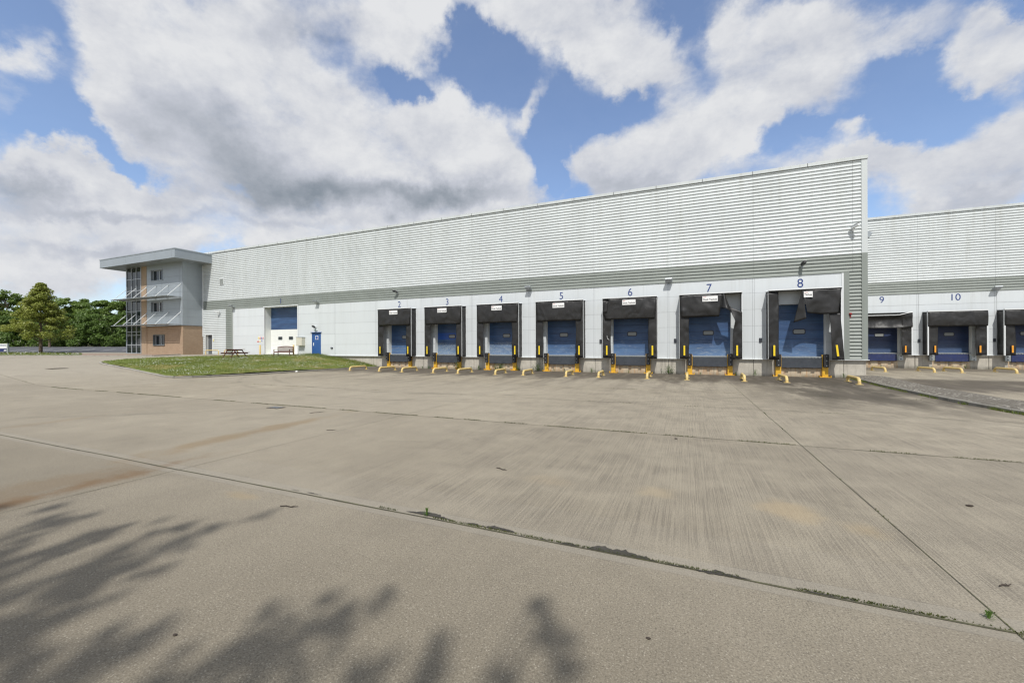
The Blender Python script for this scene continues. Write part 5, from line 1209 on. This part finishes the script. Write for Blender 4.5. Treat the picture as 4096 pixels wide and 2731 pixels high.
def spots(l):
    o = []
    for px, py, r_, k in l:
        r = ray(px, py); t = EYE/-r[2]; o.append((r[0]*t, r[1]*t, r_, k))
    return o
spray_tree((-4.4, -8.4, 0), 'tall thin tree behind the viewpoint, on the left', spots([(-100, 2120, .34, 420), (110, 2130, .30, 330), (300, 2160, .26, 240), (480, 2120, .18, 130), (690, 2110, .14, 90), (120, 2260, .30, 330), (330, 2290, .26, 260), (520, 2260, .20, 170), (690, 2190, .16, 120), (860, 2110, .10, 60),
    (-60, 2420, .30, 400), (150, 2400, .22, 220), (380, 2370, .18, 150), (590, 2300, .12, 80), (-80, 2650, .26, 330), (90, 2540, .18, 170), (230, 2480, .12, 80), (-200, 2300, .4, 500), (1050, 2060, .06, 20)]), 301)
spray_tree((.6, -8.8, 0), 'tall thin tree behind the viewpoint, in the middle', spots([(150, 2690, .20, 190), (360, 2650, .20, 190), (540, 2590, .13, 90), (780, 2640, .18, 140), (960, 2590, .14, 90), (820, 2720, .2, 190), (1120, 2550, .12, 70), (1260, 2500, .13, 110), (1400, 2450, .12, 90), (1530, 2400, .08, 50), (1330, 2380, .06, 25), (1120, 2430, .09, 35), (1240, 2640, .16, 110),
    (1450, 2690, .15, 110), (1720, 2660, .13, 95), (1690, 2730, .16, 120), (2000, 2730, .10, 60), (2160, 2430, .085, 80), (2190, 2500, .06, 35), (2240, 2590, .085, 75), (2270, 2690, .08, 65)]), 302)
tree('yard_tree', (-15, -14, 0), 'broad tree behind the viewpoint, far left', 'tree', 13, 4.0, 4.0, 3000, .2, 'leaf_mid', 103, 40, group='trees behind the viewpoint', tr=.2, cr=.9)

for k, (x, y, H) in enumerate(((-118, -6, 13), (-132, -14, 15), (-128, 2, 12), (-150, -2, 14))):
    tree('tree', (x, y, float(Hw(x, y))-.1), ('first', 'second', 'third', 'fourth')[k]+' tree west of the yard, outside the photo but mirrored in the office glass', 'tree', H, 4.5, 2.0, 2600, .34, 'leaf_mid', 400+k, 40, group='trees west of the yard', tr=.25, cr=1.5)

# ------------------------------------------------------------------ weeds, debris, covers, signboard
def weed(x, y, z, h, n, lab, seed, kind='tuft'):
    rg = np.random.default_rng(seed); s = empty('weed', (x, y, z), label=lab, cat='weed', group='weeds along the dock wall')
    V = []; F = []
    for k in range(n):
        a = rg.uniform(0, 6.283); lean = rg.uniform(.1, .8); hh = h*rg.uniform(.5, 1.1); w_ = h*.06; bx, by = rg.normal(0, h*.22, 2)
        for q in range(4):
            t = .25+.75*q/3; px_, py_, pz = bx+math.cos(a)*lean*hh*t*.6, by+math.sin(a)*lean*hh*t*.6, hh*t*(1-.2*lean*t); b2 = rg.uniform(0, 6.283); L = h*.22*(1.1-t*.5)
            i0 = len(V); V += [(px_, py_, pz), (px_+math.cos(b2+.5)*L*.5, py_+math.sin(b2+.5)*L*.5, pz+L*.15), (px_+math.cos(b2)*L, py_+math.sin(b2)*L, pz+L*.1), (px_+math.cos(b2-.5)*L*.5, py_+math.sin(b2-.5)*L*.5, pz+L*.15)]; F.append((i0, i0+1, i0+2, i0+3))
    npmesh('leaves', V, F, 'leaf_weed', s)
    mb = MB()
    for k in range(min(n, 9)):
        a = rg.uniform(0, 6.283); l_ = rg.uniform(.1, .5)*h*.6; mb.tube([(0, 0, 0), (math.cos(a)*l_*.5, math.sin(a)*l_*.5, h*.5), (math.cos(a)*l_, math.sin(a)*l_, h*.85)], [.006, .005, .003], 4)
    mb.build('stem', 'leaf_weed', s)
ww = [(-22.0, .22, 14, 'sprawling weed patch between docks 2 and 3'), (-21.3, .25, 14, 'weed patch left of the dock 3 posts'), (-19.4, .26, 8, 'small weed below the dock 3 leveller'), (-18.35, .60, 22, 'tall bushy weed against the right post of dock 3'), (-17.0, .25, 10, 'small weed behind the right wheel guide of bay 3'), (-16.3, .38, 18, 'round weed left of the dock 4 posts'),
      (-14.75, .42, 20, 'left of two bushy weeds under the dock 4 leveller'), (-14.25, .52, 24, 'right of two bushy weeds under the dock 4 leveller'), (-12.7, .42, 16, 'weed just right of the dock 4 posts'), (-10.95, .62, 24, 'tall leafy weed left of the dock 5 posts'), (-9.6, .22, 9, 'low weed under the left half of dock 5'), (-8.7, .28, 9, 'low weed under the right half of dock 5'),
      (-6.6, .32, 14, 'weed between docks 5 and 6'), (-3.9, .24, 8, 'little weed below the dock 6 leveller'), (-1.15, .55, 22, 'bushy weed between docks 6 and 7'), (.9, .16, 7, 'tiny weed under the dock 7 leveller'), (3.05, .22, 10, 'small weed right of the dock 7 posts'), (4.15, .40, 14, 'bright weed midway between docks 7 and 8'), (8.9, .26, 14, 'dark weed behind the rightmost wheel guide')]
for k, (x, h, n, lab) in enumerate(ww): weed(x*30.75/31, 30.70+random.uniform(-.15, .1), 0, h*1.25, int(n*1.5), lab, 200+k)
for k, (x, y, h, n, lab) in enumerate(((20.6, 46.1, .34, 14, 'dark green weed below the dock 10 leveller'), (19.3, 46.1, .25, 8, 'weed at the joint left of dock 10'), (21.4, 46.1, .42, 20, 'larger weed beside it under dock 10'), (18.35, 46.1, .26, 10, 'small weed right of dock 9'), (15.9, 46.15, .34, 9, 'spindly weed climbing the wall under dock 9'))): weed(x, y, -.06, h, n, lab, 260+k)
p = hit(1712, 2062); weed(p.x, 4.13, 0, .11, 12, 'bright green sprig growing from the nearest slab joint', 280)
p = hit(3955, 2490); weed(p.x, p.y, 0, .07, 18, 'low tuft on the nearest joint near the right edge', 281)
for k, (px, py, lab) in enumerate(((2440/2.0, 0, ''),)[:0]): pass
def twig(px, py, L, ang, lab, r=.006):
    p = hit(px, py); s = empty('twig', (p.x, p.y, p.z+.004), R(ang), label=lab, cat='twig', group='bits of debris on the slabs')
    mb = MB(); mb.tube([(-L/2, 0, r), (-L*.2, L*.06, r*1.6), (L*.15, -.02*L, r), (L/2, L*.08, r*1.4)], [r, r*1.1, r, r*.5], 6); mb.tube([(L*.1, 0, r), (L*.25, L*.2, r)], [r*.7, r*.4], 5); mb.build('stick', 'twig_brown', s)
twig(4025, 2352, .13, 30, 'curved black twig near the right edge, by the converging joints'); twig(1155, 2030, .24, 15, 'long thin twig left of the sprig in the joint'); twig(1270, 1651, .45, 65, 'dark stick lying just beyond the second joint'); twig(2005, 1881, .22, -20, 'thin twig in the middle of the large slab'); twig(1325, 1721, .22, 30, 'short twig on the left of the middle slab')
for px, py, sz, lab in ((3880, 2030, .035, 'dark curled leaf on the slab at the right'), (2594, 2574, .016, 'round black pebble in the nearest slab'), (700, 2546, .017, 'black pebble in the shadow patch, lower left'), (2704, 1757, .03, 'small dark leaf beyond the middle joint')):
    p = hit(px, py); s = empty('pebble', (p.x, p.y, p.z+sz*.3), label=lab, cat='pebble', group='bits of debris on the slabs')
    mb = MB()
    for j in range(5):
        for i in range(8): pass
    mb.grid(lambda u, v: (sz*math.sin(math.pi*v)*math.cos(6.283*u)*(1+.3*math.sin(5*u)), sz*.7*math.sin(math.pi*v)*math.sin(6.283*u), sz*.4*math.cos(math.pi*v)), 12, 8); mb.build('stone', 'twig_brown', s, smooth=True)
p = hit(220, 1473.5); s = empty('drain_cover', (p.x, p.y, p.z), R(12), label='rusty square drain grate on the left apron', cat='drain cover')
mb = MB(); 
for k in range(9): mb.box(-.40+k*.092, -.40+k*.092+.045, -.38, .38, -.002, .010)
mb.build('grate', 'iron', s); mb = MB(); mb.box(-.46, -.41, -.44, .44, -.002, .009); mb.box(.42, .47, -.44, .44, -.002, .009); mb.box(-.41, .42, -.44, -.39, -.002, .009); mb.box(-.41, .42, .39, .44, -.002, .009); mb.build('frame', 'iron', s)
p = hit(1104, 1631); s = empty('drain_cover', (p.x, p.y, p.z), label='small dark cover in the slab beyond the second joint', cat='drain cover')
mb = MB(); mb.box(-.26, .26, -.16, .16, .002, .012); mb.build('cover', 'iron', s); mb = MB()
for k in range(4): mb.box(-.2+k*.11, -.15+k*.11, -.12, .12, .012, .016)
mb.build('bar', 'galvanised', s)
p = gpos(12, 52); s = empty('signboard', (p[0], p[1], p[2]), YAW, label='low white and navy signboard at the left edge of the photo', cat='signboard')
mb = MB(); mb.box(-1.9, .56, -.04, .04, .70, 1.30); mb.build('upper_board', 'sign_white', s); mb = MB(); mb.box(-1.9, .56, -.04, .04, .28, .68); mb.build('lower_board', 'sign_navy', s)
for x in (-1.7, .64):
    mb = MB(); mb.box(x-.08, x+.08, -.07, .07, 0, 1.34); mb.build('post', 'galvanised', s)
mb = MB(); mb.box(-1.4, .45, -.046, -.041, 1.12, 1.17); mb.box(-.9, .45, -.046, -.041, 1.0, 1.04); mb.build('lettering', 'letter_blue', s)
mb = MB(); mb.box(.15, .48, -.046, -.041, .38, .46); mb.box(.2, .5, -.046, -.041, .48, .53); mb.build('logo', 'sign_white', s)
p = (-29.0, 22.9); s = empty('litter', (-27.85, 22.6, .02), label='small white crumpled litter lying by the lawn kerb', cat='litter')
mb = MB(); mb.grid(lambda u, v: (.10*math.sin(math.pi*v)*math.cos(6.283*u)*(1+.25*math.sin(9*u)), .08*math.sin(math.pi*v)*math.sin(6.283*u), .07+.07*math.cos(math.pi*v)), 12, 8); mb.build('paper', 'sign_white', s)
